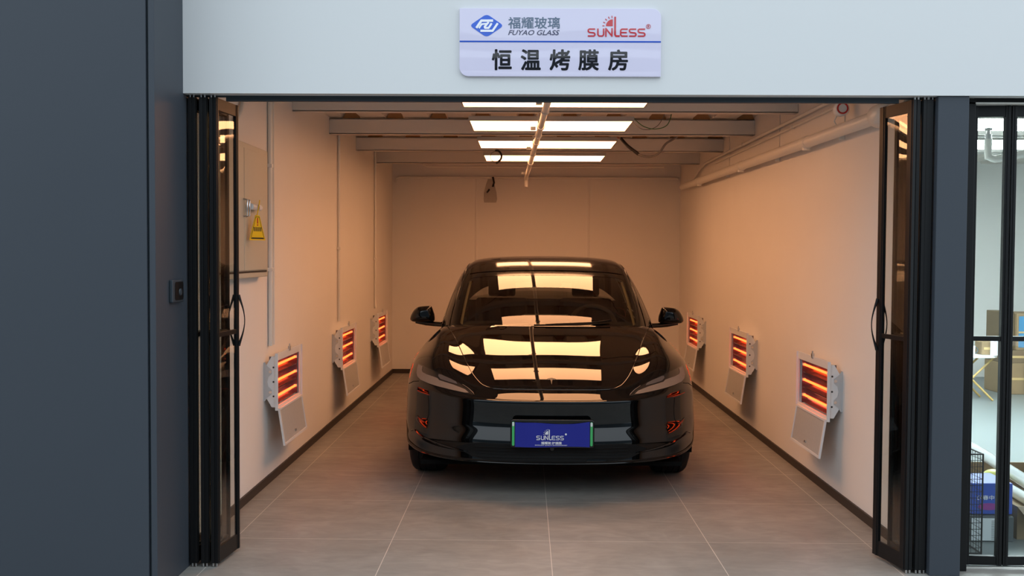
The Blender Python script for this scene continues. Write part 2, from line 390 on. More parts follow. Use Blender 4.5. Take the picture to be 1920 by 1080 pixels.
# ------------------------------------------------------------ sign above the opening
sg = thing('sign', 'pale lilac sign with blue diamond logo and black Chinese lettering above the opening', 'sign', (.149, 4.485, 2.40))
k = .9/1722; SX = lambda p: (p-103)*k - .45; SZ = lambda p: .151 - (p-78)*k
obj('board', MB().prism(rounded(-.45, -.151, .45, .151, [.040, 0, .040, 0], 8), 'Y', .015, 0), 'sign', sg, bevel=.001)
obj('rule', MB().box((-.4495, -.0012, SZ(366)), (.4495, .001, SZ(354))), 'sign_line', sg)
dm = MB(); cx, cz = SX(335), SZ(226); hw, hh = 147*k, 100*k; dp = []
V4 = [(cx+hw, cz), (cx, cz+hh), (cx-hw, cz), (cx, cz-hh)]
for i in range(4):
    a, b, c = V4[i-1], V4[i], V4[(i+1) % 4]
    for t in range(7):
        s_ = t/6; q = .2; p0 = [b[j]+(a[j]-b[j])*q for j in (0,1)]; p1 = [b[j]+(c[j]-b[j])*q for j in (0,1)]
        dp.append(tuple((1-s_)**2*p0[j]+2*s_*(1-s_)*b[j]+s_**2*p1[j] for j in (0,1)))
dlogo = obj('diamond_logo', dm.prism(dp, 'Y', .001, -.001), 'sign_blue', sg)
lg = MB()
for pts, wd in (([(390,184),(290,184),(247,246)], 20), ([(336,210),(292,214),(270,248)], 14), ([(352,196),(318,236),(322,246),(352,246),(378,206)], 17), ([(430,206),(386,270),(282,270)], 18)):
    stroke(lg, [(SX(a), SZ(b)) for a, b in pts], wd*k, -.001)
obj('logo_letters', lg, 'white_ink', dlogo)
obj('upper_lettering', text_mb('福耀玻璃', SX(520), SZ(250), SX(960), SZ(152), -.001, bold=.012), 'sign_slate', sg, fix=False)
obj('small_lettering', text_mb('FUYAO GLASS', SX(520), SZ(305), SX(958), SZ(263), -.001, bold=.012, shear=.3), 'sign_navy', sg, fix=False)
wm = MB(); wordmark(wm, SX, SZ, k, -.0002); obj('word_mark', wm, 'sign_red', sg)
big = MB()
for ch, a, b in zip('恒温烤膜房', (385, 632, 880, 1125, 1380), (547, 795, 1047, 1292, 1540)):
    t = text_mb(ch, SX(a), SZ(600), SX(b), SZ(430), -.001, bold=.028); big.add(t.v, t.f)
obj('large_lettering', big, 'sign_ink', sg, fix=False)

# ------------------------------------------------------------ ceiling lights
PL = [(5.985, 'flat warm LED ceiling panel just inside the door lintel, first from the opening'), (7.245, 'flat warm LED ceiling panel second from the opening, loose wires at its end'),
      (8.51, 'flat warm LED ceiling panel third from the opening, black cable hanging from its end'), (9.76, 'flat warm LED ceiling panel deepest in the bay, black cable loop below it')]
lamp0 = None
for y, lab in PL:
    if lamp0 is None:
        t = thing('ceiling_light', lab, 'ceiling light', (.18, y+.297, 2.42), 'warm LED panels over the car')
        obj('frame', MB().box((-.6, -.297, .0), (-.588, .297, .035)).box((.588, -.297, 0), (.6, .297, .035)).box((-.588, -.297, 0), (.588, -.287, .035)).box((-.588, .287, 0), (.588, .297, .035)).box((-.588, -.287, .02), (.588, .287, .035)), 'panel_frame', t)
        obj('diffuser', MB().box((-.588, -.287, .002), (.588, .287, .018)), 'panel', t)
        lamp0 = t
    else:
        t = lamp0.copy(); C.objects.link(t); t.location = (.18, y+.297, 2.42); t['label'] = lab
        for ch in lamp0.children:
            c = ch.copy(); C.objects.link(c); c.parent = t
lamp2 = None
for y, lab in ((7.12, 'cool white ceiling panel in the next room, nearer the glass front'), (8.42, 'cool white ceiling panel in the next room, farther from the glass front')):
    t = thing('ceiling_light', lab, 'ceiling light', (4.0, y+.3, 2.42), 'cool panels in the next room')
    obj('frame', MB().box((-1.0, -.3, .012), (1.0, .3, .035)), 'panel_frame', t)
    obj('diffuser', MB().box((-.99, -.29, 0), (.99, .29, .012)), 'panel2', t)

# ------------------------------------------------------------ infrared heaters
def heater_parts(t):
    # local frame: wall plane x=0, faces +x, y runs along the wall, z=0 at the casing's middle
    W = .328; H = .158; F = .078
    for yy in (-W-.004, W+.004):
        pl_ = [(0, -.12), (0, .12), (.010, .12), (.025, .095), (.052, .075), (.052, .050), (.030, .03), (.024, 0), (.030, -.03), (.052, -.050), (.052, -.075), (.025, -.095), (.010, -.12)]
        m = MB().prism([(a, b) for a, b in pl_], 'Y', yy-.002, yy+.002)
        s_ = 1 if yy > 0 else -1
        m.box((0, min(yy, yy-s_*.03), -.12), (.004, max(yy, yy-s_*.03), .12))
        b = obj('wall_bracket', m, 'zinc', t)
        for z in (-.063, .063):
          bl = MB(); bl.lathe([(yy-s_*.001, .0), (yy-s_*.001, .009), (yy+s_*.004, .009), (yy+s_*.004, 0)], 'Y', 10, (.043, 0, z))
          obj('bolt', bl, 'chrome', b)
    cs = MB()   # open-fronted casing with chamfered back
    prof = [(F, H), (.050, H), (.018, H-.055), (.018, -H+.055), (.050, -H), (F, -H)]
    inn = [(F, H-.006), (.09, H-.006), (.062, H-.06), (.062, -H+.06), (.09, -H+.006), (F, -H+.006)]
    n = 6
    vs = [(p[0], -W, p[1]) for p in prof]+[(p[0], W, p[1]) for p in prof]
    cs.add(vs, [(i, i+1, n+i+1, n+i) for i in range(n-1)])
    for y in (-W, W): cs.prism(prof, 'Y', y-.002, y+.002)
    cas = obj('casing', cs, 'white_steel', t)
    for y in (-W-.0025, W+.0025):
        for z in (-.09, 0, .09): obj('vent_hole', MB().lathe([(y-.0005, 0), (y-.0005, .006), (y+.0005, .006), (y+.0005, 0)], 'Y', 10, (.062, 0, z)), 'ink', cas)
    rf = MB(); pr = []
    for kk in range(3):
        zc = .098 - .098*kk
        for a in range(9):
            q = PI/2 - PI*a/8; pr.append((F-.012-.045*math.cos(q), zc+.046*math.sin(q)))
    n = len(pr); rf.add([(p[0], -W+.05, p[1]) for p in pr]+[(p[0], W-.05, p[1]) for p in pr], [(i, i+1, n+i+1, n+i) for i in range(n-1)])
    for y in (-W+.05, W-.05): rf.box((.022, y-.001, -H+.006), (F-.008, y+.001, H-.006))
    obj('reflector', rf, 'reflector', t, smooth=True)
    fm = MB(); a, b = W+.006, H+.006
    fm.box((F-.004, -a, b-.034), (F+.004, a, b+.012)).box((F-.004, -a, -b-.014), (F+.004, a, -b+.012)).box((F-.004, -a, -b+.012), (F+.004, -a+.018, b-.034)).box((F-.004, a-.036, -b+.012), (F+.004, a, b-.034))
    fm.box((F-.004, -a-.004, -b-.014), (F+.014, -a, b+.012)).box((F-.004, a, -b-.014), (F+.014, a+.004, b+.012))
    fr_ = obj('front_frame', fm, 'white_steel', t)
    obj('latch', MB().box((F-.002, -.012, b+.002), (F+.012, .012, b+.03)).tube([(F+.006, 0, b+.03), (F+.006, 0, b+.045)], .004, 8), 'steel', fr_)
    for kk in range(3):
        z = .098 - .098*kk
        tb = obj('heating_tube', MB().tube([(F-.016, -W+.075, z), (F-.016, W-.075, z)], .0075, 10), 'tube', t, smooth=True)
        obj('tube_end', MB().box((F-.026, -W+.052, z-.008), (F-.008, -W+.076, z+.008)), 'ceramic', tb); obj('tube_end', MB().box((F-.026, W-.076, z-.008), (F-.008, W-.052, z+.008)), 'ceramic', tb)
    # guard flap hanging open from the lower edge
    fl = MB(); hgt = .235; th = .014
    fl.box((-.006, -a+.02, -hgt), (.006, -a+.034, 0)).box((-.006, a-.034, -hgt), (.006, a-.02, 0)).box((-.006, -a+.034, -hgt), (.006, a-.034, -hgt+.014)).box((-.006, -a+.034, -.012), (.006, a-.034, 0))
    T = Matrix.Translation((F+.012, 0, -b-.004)) @ Matrix.Rotation(-.15, 4, 'Y')
    fo = obj('guard_flap', fl.xf(T), 'white_steel', t)
    mm = MB().box((-.002, -a+.034, -hgt+.014), (.001, a-.034, -.012))
    obj('wire_mesh', mm.xf(T), 'mesh_steel', fo)
    obj('catch', MB().box((.001, -.012, -hgt+.04), (.008, .012, -hgt+.052)).xf(T), 'steel', fo)
HL = [(6.46, 'lit infrared heater on the white wall below the grey cabinet, hanging flap'), (8.65, 'lit infrared heater between two others on the wall that carries the grey cabinet'), (10.70, 'lit infrared heater on the cabinet wall, beside the back corner')]
HR = [(6.19, 'lit infrared heater nearest the folding door on the wall carrying the thick pipe'), (8.34, 'lit infrared heater, middle one on the wall under the thick pipe'), (10.62, 'lit infrared heater under the thick pipe, farthest in, partly behind the car mirror')]
h0 = thing('infrared_heater', HL[0][1], 'heater', (XL, HL[0][0], .655), 'wall heaters in two rows'); heater_parts(h0)
def copy_tree(o, parent=None):
    c = o.copy(); C.objects.link(c)
    if parent: c.parent = parent
    for ch in o.children: copy_tree(ch, c)
    return c
for y, lab in HL[1:]:
    c = copy_tree(h0); c.location = (XL, y, .655); c['label'] = lab
for y, lab in HR:
    c = copy_tree(h0); c.location = (XR, y, .655); c.rotation_euler = (0, 0, PI); c['label'] = lab

# ------------------------------------------------------------ pipes, conduits, cables
sprk = thing('sprinkler_pipe', 'white pipe hanging below the ceiling panels along the middle of the bay', 'pipe', (0, 0, 0))
def pp(y): t = (y-5.57)/(11.0-5.57); return (.118-.115*t, y, 2.30)
obj('pipe', MB().tube([pp(4.75), pp(10.9), (pp(10.97)[0], 10.97, 2.29), (pp(11)[0], 11.0, 2.25), (pp(11)[0], 11.0, 2.20)], .020, 14), 'pvc', sprk, smooth=True)
for y in (6.62, 7.55, 9.2): obj('coupling', MB().tube([pp(y-.03), pp(y-.02), pp(y+.02), pp(y+.03)], [.0245, .027, .027, .0245], 14), 'pvc', sprk, smooth=True)
for y in (5.9, 7.10, 8.42, 10.95):
    x = pp(y)[0]; obj('hanger', MB().tube([(x, y, 2.32), (x, y, 2.58)], .005, 8).lathe([(y-.012, .022), (y-.012, .026), (y+.012, .026), (y+.012, .022)], 'Y', 14, (x, 0, 2.30)).box((x-.055, y-.012, 2.335), (x-.018, y+.012, 2.36)), 'pvc', sprk)
wp = thing('wall_pipe', 'thick white drain pipe running along the top of the wall with the near heater', 'pipe', (0, 0, 0))
def wq(y): return (1.80, y, 2.165+.075*(y-4.9)/6.6)
obj('pipe', MB().tube([wq(4.72), wq(11.5)], .036, 16), 'pvc', wp, smooth=True)
obj('flange', MB().tube([wq(4.98), wq(5.0), wq(5.14), wq(5.16)], [.045, .06, .06, .045], 18), 'pvc', wp, smooth=True)
for y in (6.45, 8.4, 10.4): obj('coupling', MB().tube([wq(y-.05), wq(y-.04), wq(y+.04), wq(y+.05)], [.038, .041, .041, .038], 16).tube([wq(y), (1.80-.0, y, wq(y)[2]-.05)], .026, 10), 'pvc', wp, smooth=True)
for y in (5.9, 7.4, 9.2): obj('strap', MB().box((1.835, y-.012, wq(y)[2]-.04), (1.868, y+.012, wq(y)[2]+.05)).box((1.863, y-.012, wq(y)[2]), (1.869, y+.012, 2.57)), 'pvc', wp)
def conduit(label, pts, r=.011, clips=()):
    t = thing('conduit', label, 'conduit', pts[0]); o = Vector(pts[0])
    obj('pipe', MB().tube([Vector(p)-o for p in pts], r, 10), 'pvc', t, smooth=True)
    for c in clips:
        c = Vector(c)-o; obj('clip', MB().box((c.x-.016, c.y-.016, c.z-.012), (c.x+.016, c.y+.016, c.z+.012)), 'pvc', t, bevel=.003)
    return t
XC = XL+.016
conduit('white vertical conduit beside the grey cabinet down to the near heater', [(XC, 6.24, 2.57), (XC, 6.24, .87)], .015, [(XC, 6.24, 1.35), (XC, 6.24, 2.0)])
conduit('thin grey conduit next to the cabinet, behind the thicker white one', [(XC-.003, 6.33, 2.57), (XC-.003, 6.33, .87)], .009)
conduit('white vertical conduit down to the middle heater on the cabinet wall', [(XC, 8.55, 2.57), (XC, 8.55, .87)], .012, [(XC, 8.55, 1.5)])
conduit('white vertical conduit down to the heater by the back corner', [(XC, 10.62, 2.57), (XC, 10.62, .87)], .012, [(XC, 10.62, 1.4)])
conduit('slanting white conduit above the grey cabinet near the folded door', [(XC+.004, 5.36, 2.09), (XC+.004, 5.45, 2.14), (XC+.004, 5.58, 2.24), (XC+.004, 5.72, 2.4), (XC+.004, 5.8, 2.57)], .014)
conduit('white conduit running across the top of the back wall', [(XL+.04, YB-.03, 2.32), (XL+.05, YB-.03, 2.37), (XL+.09, YB-.03, 2.385), (XR-.05, YB-.03, 2.385), (XR-.03, YB-.03, 2.37)], .015, [(1.2, YB-.03, 2.385)])
conduit('upper white conduit bent up behind the last ceiling beam', [(-1.2, 11.6, 2.57), (-1.19, 11.6, 2.49), (-1.15, 11.6, 2.47), (1.6, 11.6, 2.475)], .013, [(-.45, 11.6, 2.47), (1.4, 11.6, 2.47)])
conduit('thin white conduit high along the wall above the thick pipe', [(XR-.032, 4.75, 2.385), (XR-.032, 10.3, 2.40), (XR-.032, 10.6, 2.37), (XR-.032, 10.9, 2.30), (XR-.032, 10.92, 2.29)], .012, [(XR-.032, 6.0, 2.385), (XR-.032, 8.5, 2.395)])
conduit('second thin conduit just under the high one on the pipe wall', [(XR-.012, 4.75, 2.345), (XR-.012, 9.8, 2.36)], .009, [(XR-.012, 7.0, 2.35)])
jb = thing('alarm_sounder', 'small round white and red alarm hanging by the pipe wall near the lintel', 'alarm', (1.79, 5.72, 2.29))
obj('body', MB().lathe([(-.03, 0), (-.03, .036), (-.02, .042), (.02, .042), (.03, .036), (.03, 0)], 'Y', 22), 'white_plastic', jb, smooth=True)
obj('red_ring', MB().lathe([(-.032, .024), (-.034, .026), (-.034, .031), (-.031, .033)], 'Y', 22), 'red', jb, smooth=True)
obj('cable', MB().tube([(0, .03, 0), (-.02, .06, -.06), (.01, .08, -.10), (.06, .1, -.12)], .005, 8), 'pvc', jb, smooth=True)
jx = tag(obj('junction_box', MB().box((1.66, 5.66, 2.36), (1.75, 5.74, 2.44)), 'pvc', bevel=.006), 'small white junction box above the round alarm by the lintel', 'junction box')
def cable(label, pts, r, m, name='cable'):
    # smooth a polyline
    P = [Vector(p) for p in pts]; out = []
    for i in range(len(P)-1):
        p0, p1, p2, p3 = P[max(i-1,0)], P[i], P[i+1], P[min(i+2,len(P)-1)]
        for t in [j/8 for j in range(8)]:
            out.append(.5*((2*p1)+(p2-p0)*t+(2*p0-5*p1+4*p2-p3)*t*t+(3*p1-p0-3*p2+p3)*t**3))
    out.append(P[-1])
    return tag(obj(name, MB().tube(out, r, 8), m, smooth=True), label, 'cable')
cable('black cable loop hanging at the end of the deepest ceiling panel', [(-.29, 9.5, 2.44), (-.262, 9.48, 2.435), (-.235, 9.47, 2.40), (-.24, 9.46, 2.355), (-.285, 9.46, 2.315)], .010, 'cable_black')
cable('thin grey wire loop beside the black cable under the deepest panel', [(-.285, 9.5, 2.44), (-.33, 9.48, 2.41), (-.335, 9.47, 2.36), (-.30, 9.46, 2.325)], .003, 'cable_grey')
sag = cable('black to grey cable sagging from the third ceiling panel to the deck', [(.79, 8.4, 2.44), (.85, 8.35, 2.36), (.93, 8.3, 2.29), (1.02, 8.3, 2.27), (1.10, 8.3, 2.30), (1.16, 8.3, 2.38), (1.25, 8.3, 2.44), (1.33, 8.3, 2.56)], .010, 'cable_grey')
sl_ = cable('thick black sleeve on the sagging cable by the third ceiling panel', [(.795, 8.395, 2.43), (.85, 8.345, 2.36), (.93, 8.295, 2.29)], .014, 'cable_black', name='sleeve'); sl_.parent = sag; del sl_['category']; sl_['label'] = 'thick black sleeve'
cable('thin orange wire at the end of the third ceiling panel', [(.775, 8.5, 2.45), (.80, 8.44, 2.43), (.81, 8.40, 2.40)], .005, 'cable_orange')
cable('thin green wire dangling from the second ceiling panel', [(.78, 7.25, 2.44), (.84, 7.2, 2.38), (.93, 7.2, 2.36), (1.02, 7.2, 2.40), (1.06, 7.2, 2.56)], .0035, 'cable_green')
cable('thin grey wire dangling from the second ceiling panel', [(.77, 7.32, 2.43), (.85, 7.27, 2.365), (.96, 7.27, 2.40), (1.04, 7.27, 2.57)], .003, 'cable_grey')
cable('grey wire drooping between deck and third panel on the cabinet side', [(-.86, 8.3, 2.57), (-.75, 8.3, 2.49), (-.6, 8.3, 2.45), (-.43, 8.4, 2.46)], .006, 'cable_grey')
bagm = MB(); bp = []
for zz, wd, dp_ in ((2.36, .03, .02), (2.30, .05, .03), (2.2, .075, .045), (2.12, .08, .05), (2.08, .07, .03)):
    bp.append([(-.43+wd*math.cos(q)*(1+.08*math.sin(5*q+zz*30)), YB-.07+dp_*math.sin(q), zz) for q in [2*PI*i/18 for i in range(18)]])
for r_ in range(4):
    for i in range(18): bagm.add([bp[r_][i], bp[r_][(i+1)%18], bp[r_+1][(i+1)%18], bp[r_+1][i]], [(0,1,2,3)])
bag = tag(obj('plastic_bag', bagm, 'bag', smooth='all'), 'clear plastic bag hanging high on the back wall', 'bag')
obj('tie', MB().tube([(-.40, YB-.05, 2.39), (-.385, YB-.05, 2.32), (-.40, YB-.05, 2.27)], .012, 8).tube([(-.47, YB-.06, 2.20), (-.44, YB-.06, 2.24)], .01, 8), 'cable_black', bag)

# ------------------------------------------------------------ electrical cabinet, tag, reader
cb = thing('electrical_cabinet', 'beige grey two-door electrical cabinet high on the wall behind the folded door', 'cabinet', (XL+.003, 5.50, 1.69))
obj('body', MB().box((0, -.53, -.378), (.052, .53, .378)), 'cab', cb, bevel=.004)
for s_ in (-1, 1):
    y0, y1 = (.004, .497) if s_ > 0 else (-.497, -.004)
    d_ = obj('door', MB().box((.052, y0, -.335), (.060, y1, .345)), 'cab', cb, bevel=.002)
    obj('handle', MB().tube([(.060, .022*s_, -.035), (.083, .022*s_, -.03), (.083, .022*s_, .055), (.060, .022*s_, .06)], .006, 8), 'chrome', d_, smooth=True)
obj('shadow_gap', MB().box((.052, -.50, -.350), (.0535, .50, -.340)), 'ink', cb)
lk = thing('cabinet_lock', 'white plastic bar lock with blue badge on the cabinet handle', 'lock', (XL+.075, 5.60, 1.712))
obj('bar', MB().tube([(.014, -.075, 0), (.014, -.07, 0), (.014, .12, 0), (.014, .125, 0)], [.010, .018, .018, .010], 12), 'white_plastic', lk, smooth=True)
obj('badge', MB().lathe([(.031, 0), (.032, .016), (.034, .015), (.0345, 0)], 'X', 16, (0, .03, 0)), 'badge_blue', lk)
wt = thing('warning_tag', 'yellow warning tag with red mark hanging from the white cabinet lock', 'tag', (XL+.112, 5.58, 1.60)); wt.rotation_euler = (0, 0, -.5)
def tri(hw, z0, z1, top): return [(-hw, z0), (hw, z0), (hw*top, z1), (-hw*top, z1)]
obj('plate', MB().prism(tri(.063, -.075, .065, .25), 'X', 0, .003), 'yellow', wt)
obj('cord', MB().tube([(.002, -.004, .06), (.004, .012, .125), (.0, .02, .15)], .003, 6), 'yellow', wt)
ln = MB(); P_ = tri(.052, -.066, .055, .25)+[tri(.052, -.066, .055, .25)[0]]
for a, b in zip(P_[:-1], P_[1:]):
    ln.tube([(.003, a[0], a[1]), (.003, b[0], b[1])], .0016, 4)
for i in range(7): ln.box((.003, -.030+.009*i, -.025), (.0036, -.025+.009*i, -.002))
ln.box((.003, -.045, -.068), (.0036, .045, -.060))
obj('printed_lines', ln, 'ink', wt); obj('exclamation_mark', MB().box((.003, -.004, .018), (.0037, .004, .05)).box((.003, -.004, .006), (.0037, .004, .014)), 'red', wt)
rd = thing('card_reader', 'dark square wall reader on the side of the grey pillar', 'card reader', (-1.55, 4.375, 1.283))
obj('housing', MB().box((0, -.07, -.05), (.018, .07, .05)), 'slate_dark', rd, bevel=.005)
obj('face', MB().prism(rounded(-.045, -.04, .06, .04, .012), 'X', .018, .0195), 'black_alu', rd)
obj('lock_cylinder', MB().lathe([(.0195, 0), (.0195, .016), (.023, .014), (.023, 0)], 'X', 16, (0, .02, -.005)), 'slate_dark', rd, smooth=True)

# ------------------------------------------------------------ next room
def cbox(label, a, b, m='cardboard', extra=None, name='cardboard_box', cat='box', group=None):
    c = ((a[0]+b[0])/2, (a[1]+b[1])/2, a[2]); A = Vector(a)-Vector(c); B = Vector(b)-Vector(c)
    t = thing(name, label, cat, c, group); obj('carton', MB().box(A, B), m, t, bevel=.006)
    obj('tape', MB().box((A.x+.02, A.y-.0015, (A.z+B.z)/2-.012), (B.x-.02, A.y, (A.z+B.z)/2+.012)), 'tape', t)
    if extra:
        e_ = MB()
        for (x0, z0, x1, z1) in extra[1]: e_.box((A.x+x0, A.y-.003, A.z+z0), (A.x+x1, A.y-.0005, A.z+z1))
        obj('print', e_, extra[0], t)
    return t
cbox('brown cardboard box standing on the floor behind the glass, base of the stack', (5.06, 10.55, .004), (5.40, 11.0, .335), group='cartons beyond the glass')
cbox('brown cardboard box in the middle of the stack beyond the glass', (5.06, 10.55, .335), (5.40, 11.0, .47), 'cardboard_dark', group='cartons beyond the glass')
cbox('narrow upright brown carton on the stack beside the black stile', (5.07, 10.62, .47), (5.19, 11.0, .875), 'cardboard_dark', group='cartons beyond the glass')
cbox('tall carton with blue printed squares on top of the stack', (5.20, 10.58, .47), (5.52, 11.0, .86), extra=('print_blue', [(.02,.2,.12,.36),(.02,.03,.12,.18),(.19,.22,.30,.36),(.19,.11,.30,.20),(.19,.02,.30,.09)]), group='cartons beyond the glass')
cbox('yellow ochre carton on the floor beside the brown stack', (5.25, 10.0, .004), (5.75, 10.5, .375), 'cardboard_yellow', extra=('cardboard_dark', [(.06,.22,.10,.3),(.06,.08,.10,.18)]), group='cartons beyond the glass')
tag(obj('red_box', MB().box((5.27, 10.42, .40), (5.41, 10.54, .475)), 'redbox', bevel=.003), 'small red box in front of the brown carton stack', 'box')
bpts = MB(); R_ = []
for i in range(9):
    th = PI*i/8
    R_.append([(5.52+.16*math.sin(th)*math.cos(q)*(1+.12*math.sin(3*q+i)), 10.25+.16*math.sin(th)*math.sin(q), .376+.0+.13*(1-math.cos(th))*(1 if i < 7 else 1.05)) for q in [2*PI*j/16 for j in range(16)]])
for i in range(8):
    for j in range(16): bpts.add([R_[i][j], R_[i][(j+1)%16], R_[i+1][(j+1)%16], R_[i+1][j]], [(0,1,2,3)])
pb = tag(obj('plastic_bag', bpts, 'white_plastic', smooth='all'), 'white and blue plastic bag lying on the yellow ochre carton', 'bag')
obj('blue_print', MB().box((5.38, 10.085, .385), (5.44, 10.15, .44)), 'print_blue', pb, bevel=.015)
tb = thing('folding_table', 'small white round-cornered table on crossed legs in the next room', 'table', (4.50, 10.2, .004))
obj('table_top', MB().prism(rounded(-.28, -.22, .26, .22, .12), 'Z', .44, .465), 'white_plastic', tb, bevel=.004)
for s_ in (-1, 1):
    for yy in (-.14, .14): obj('leg', MB().tube([(-.22*s_, yy, .005), (.22*s_, yy, .44)], .011, 8), 'brass_legs', tb, smooth=True)
cup = thing('cup', 'white mug with grey handle opening on the small white table', 'cup', (4.50, 10.1, .469))
obj('bowl', MB().lathe([(0, 0), (0, .045), (.09, .048), (.09, .043), (.006, .04)], 'Z', 20), 'white_plastic', cup, smooth=True)
obj('handle', MB().tube([(.046+.03*math.sin(q)*1, 0, .045+.03*math.cos(q)) for q in [PI*i/8 for i in range(9)]], .006, 8), 'box_grey', cup, smooth=True)
cbox('small tan carton resting on the small white table', (4.60, 10.06, .469), (4.74, 10.22, .60), group='cartons beyond the glass')
tag(obj('paper_cup_sleeve', MB().lathe([(0, 0), (0, .035), (.15, .035), (.15, 0)], 'Z', 16, (4.70, 10.015, .4695)), 'paper', smooth=True), 'white paper tube upright at the edge of the small table', 'tube')
cg = thing('wire_cage', 'black wire cage standing on the floor just inside the glass', 'cage', (2.125, 5.0, .004))
fm = MB()
X0, X1, Y0, Y1, Z1 = -.10, .105, -.16, .30, .49
for x in (X0, X1):
    for y in (Y0, Y1): fm.tube([(x, y, 0), (x, y, Z1)], .004, 6)
for z in (.004, Z1):
    for a, b in (((X0,Y0),(X1,Y0)),((X1,Y0),(X1,Y1)),((X1,Y1),(X0,Y1)),((X0,Y1),(X0,Y0))): fm.tube([(*a, z), (*b, z)], .004, 6)
obj('frame', fm, 'black_alu', cg)
wm = MB()
for i in range(1, 16):
    z = Z1*i/16
    for a, b in (((X0,Y0),(X1,Y0)),((X1,Y0),(X1,Y1)),((X1,Y1),(X0,Y1))): wm.tube([(*a, z), (*b, z)], .0014, 4)
for i in range(1, 8): wm.tube([(X0+(X1-X0)*i/8, Y0, 0), (X0+(X1-X0)*i/8, Y0, Z1)], .0014, 4)
for i in range(1, 16): wm.tube([(X1, Y0+(Y1-Y0)*i/16, 0), (X1, Y0+(Y1-Y0)*i/16, Z1)], .0014, 4)
obj('wires', wm, 'black_alu', cg)
gb = thing('storage_bin', 'dark grey bin with a sheet of printed paper on its front behind the wire cage', 'bin', (2.43, 5.19, .004))
obj('body', MB().box((-.155, -.14, 0), (.06, .2, .13)), 'box_grey', gb, bevel=.006)
pg = obj('paper_sheet', MB().box((-.155, -.1425, .008), (-.03, -.1405, .122)), 'paper', gb)
obj('printed_lines', (lambda m: ([m.box((-.055, -.1435, .014+.0072*i), (-.04, -.1425, .016+.0072*i)) for i in range(14)], m)[1])(MB()), 'box_grey', pg)
bb = thing('blue_box', 'blue box with white characters and a magenta oval lying on the grey bin', 'box', (2.43, 5.17, .138))
obj('carton', MB().box((-.145, -.09, 0), (.065, .16, .16)), 'box_blue', bb, bevel=.004)
obj('lettering', text_mb('志·中春沁', -.118, .075, .01, .098, -.092, bold=.01, mirror=True), 'white_ink', bb, fix=False)
obj('oval_mark', MB().prism([(-.055+.055*math.cos(2*PI*i/24), .040+.018*math.sin(2*PI*i/24)) for i in range(24)], 'Y', -.0905, -.0925), 'magenta', bb)
tr = thing('cardboard_tray', 'open cardboard tray on the floor holding a white film roll', 'box', (2.79, 5.26, .004))
obj('carton', MB().box((-.26, -.16, 0), (.34, -.15, .17)).box((-.26, -.15, 0), (-.25, .95, .17)).box((.33, -.15, 0), (.34, .95, .17)).box((-.26, .95, 0), (.34, .96, .17)).box((-.25, -.15, .002), (.33, .95, .012)), 'cardboard', tr)
obj('flap', MB().add([(-.26, -.16, .17), (.34, -.16, .17), (.34, -.27, .13), (-.26, -.27, .13)], [(0,1,2,3)]), 'cardboard_dark', tr)
fr1 = thing('film_roll', 'long white film roll lying diagonally across the open cardboard tray', 'film roll', (2.84, 5.9, .205))
obj('roll', MB().tube([(.12, .95, .01), (-.10, -.62, .01)], .036, 18), 'film_white', fr1, smooth=True)
obj('core', MB().tube([(-.0995, -.615, .01), (-.1025, -.632, .01)], .02, 14), 'cardboard_dark', fr1)
fr2 = thing('film_roll', 'second white film roll inside the tray, lower and flatter', 'film roll', (2.80, 5.66, .05))
obj('roll', MB().tube([(.16, .62, 0), (.06, -.5, 0)], .034, 18), 'film_white', fr2, smooth=True)
tag(obj('ball', MB().lathe([(.07*math.sin(PI*(i/14-.5)), .07*math.cos(PI*(i/14-.5))) for i in range(15)], 'Z', 24, (2.71, 5.75, .158)), 'ball', smooth='all'), 'pale yellow ball resting between the film roll and the blue box', 'ball')
sh = thing('fire_sprinkler', 'white sprinkler drop with elbow pipe below the next room ceiling', 'sprinkler', (2.985, 6.5, 2.085))
obj('pipe', MB().tube([(.6, .1, .12), (.2, .0, .03), (.04, 0, .0), (.0, 0, .015), (-.0, 0, .05), (0, 0, .13)], .024, 12), 'pvc', sh, smooth=True)
obj('head', MB().lathe([(.13, .02), (.16, .02), (.16, .012), (.185, .010), (.185, .024), (.20, .024), (.20, 0)], 'Z', 14), 'steel', sh, smooth=True)
#CAR
# ------------------------------------------------------------ the car
car = thing('car', 'glossy black sedan parked nose out with a blue cloth over its plate', 'car', (.163, 5.845, 0))
def fillrow(r):
    """r: dict of given columns 0..8 -> list of 9 points, missing ones interpolated"""
    ks = sorted(r); out = []
    for c in range(9):
        if c in r: out.append(np.array(r[c], float)); continue
        a = max(q for q in ks if q < c); b = min(q for q in ks if q > c); t = (c-a)/(b-a)
        A, B = np.array(r[a], float), np.array(r[b], float); p = A+(B-A)*t
        if a == 0:                                   # crowned: flat at the centre, falling to the side
            p[1] = A[1]+(B[1]-A[1])*t**2.2; p[2] = A[2]+(B[2]-A[2])*t**2.2
        out.append(p)
    return out
def front(y0, z, dy=0, zs=None, xs=1.0):
    X = [0, .20, .40, .575, .715, .812, .872, .905, .920]; Yb = [0, .008, .034, .090, .175, .280, .385, .455, .510]
    zz = zs or [z]*9
    return {i: (X[i]*xs, y0+Yb[i]+(dy*(i/8)), zz[i]) for i in range(9)}
R = []
R.append({0:(0,.30,.200), 3:(.55,.32,.200), 6:(.80,.50,.205), 8:(.86,.56,.21)})
R.append(front(.035, .212, -.02, [.206,.206,.206,.207,.210,.214,.220,.228,.235], .985))
R.append(front(-.012, .236, -.005, [.232,.232,.232,.233,.236,.242,.250,.258,.265], .997))
R.append(front(.000, .285, -.006, [.275,.275,.276,.280,.288,.298,.31,.318,.325]))
R.append(front(-.016, .340, .004, [.340,.340,.341,.346,.354,.363,.371,.377,.38]))
R.append(front(.020, .405, -.006, [.407,.407,.409,.414,.421,.428,.433,.437,.44]))
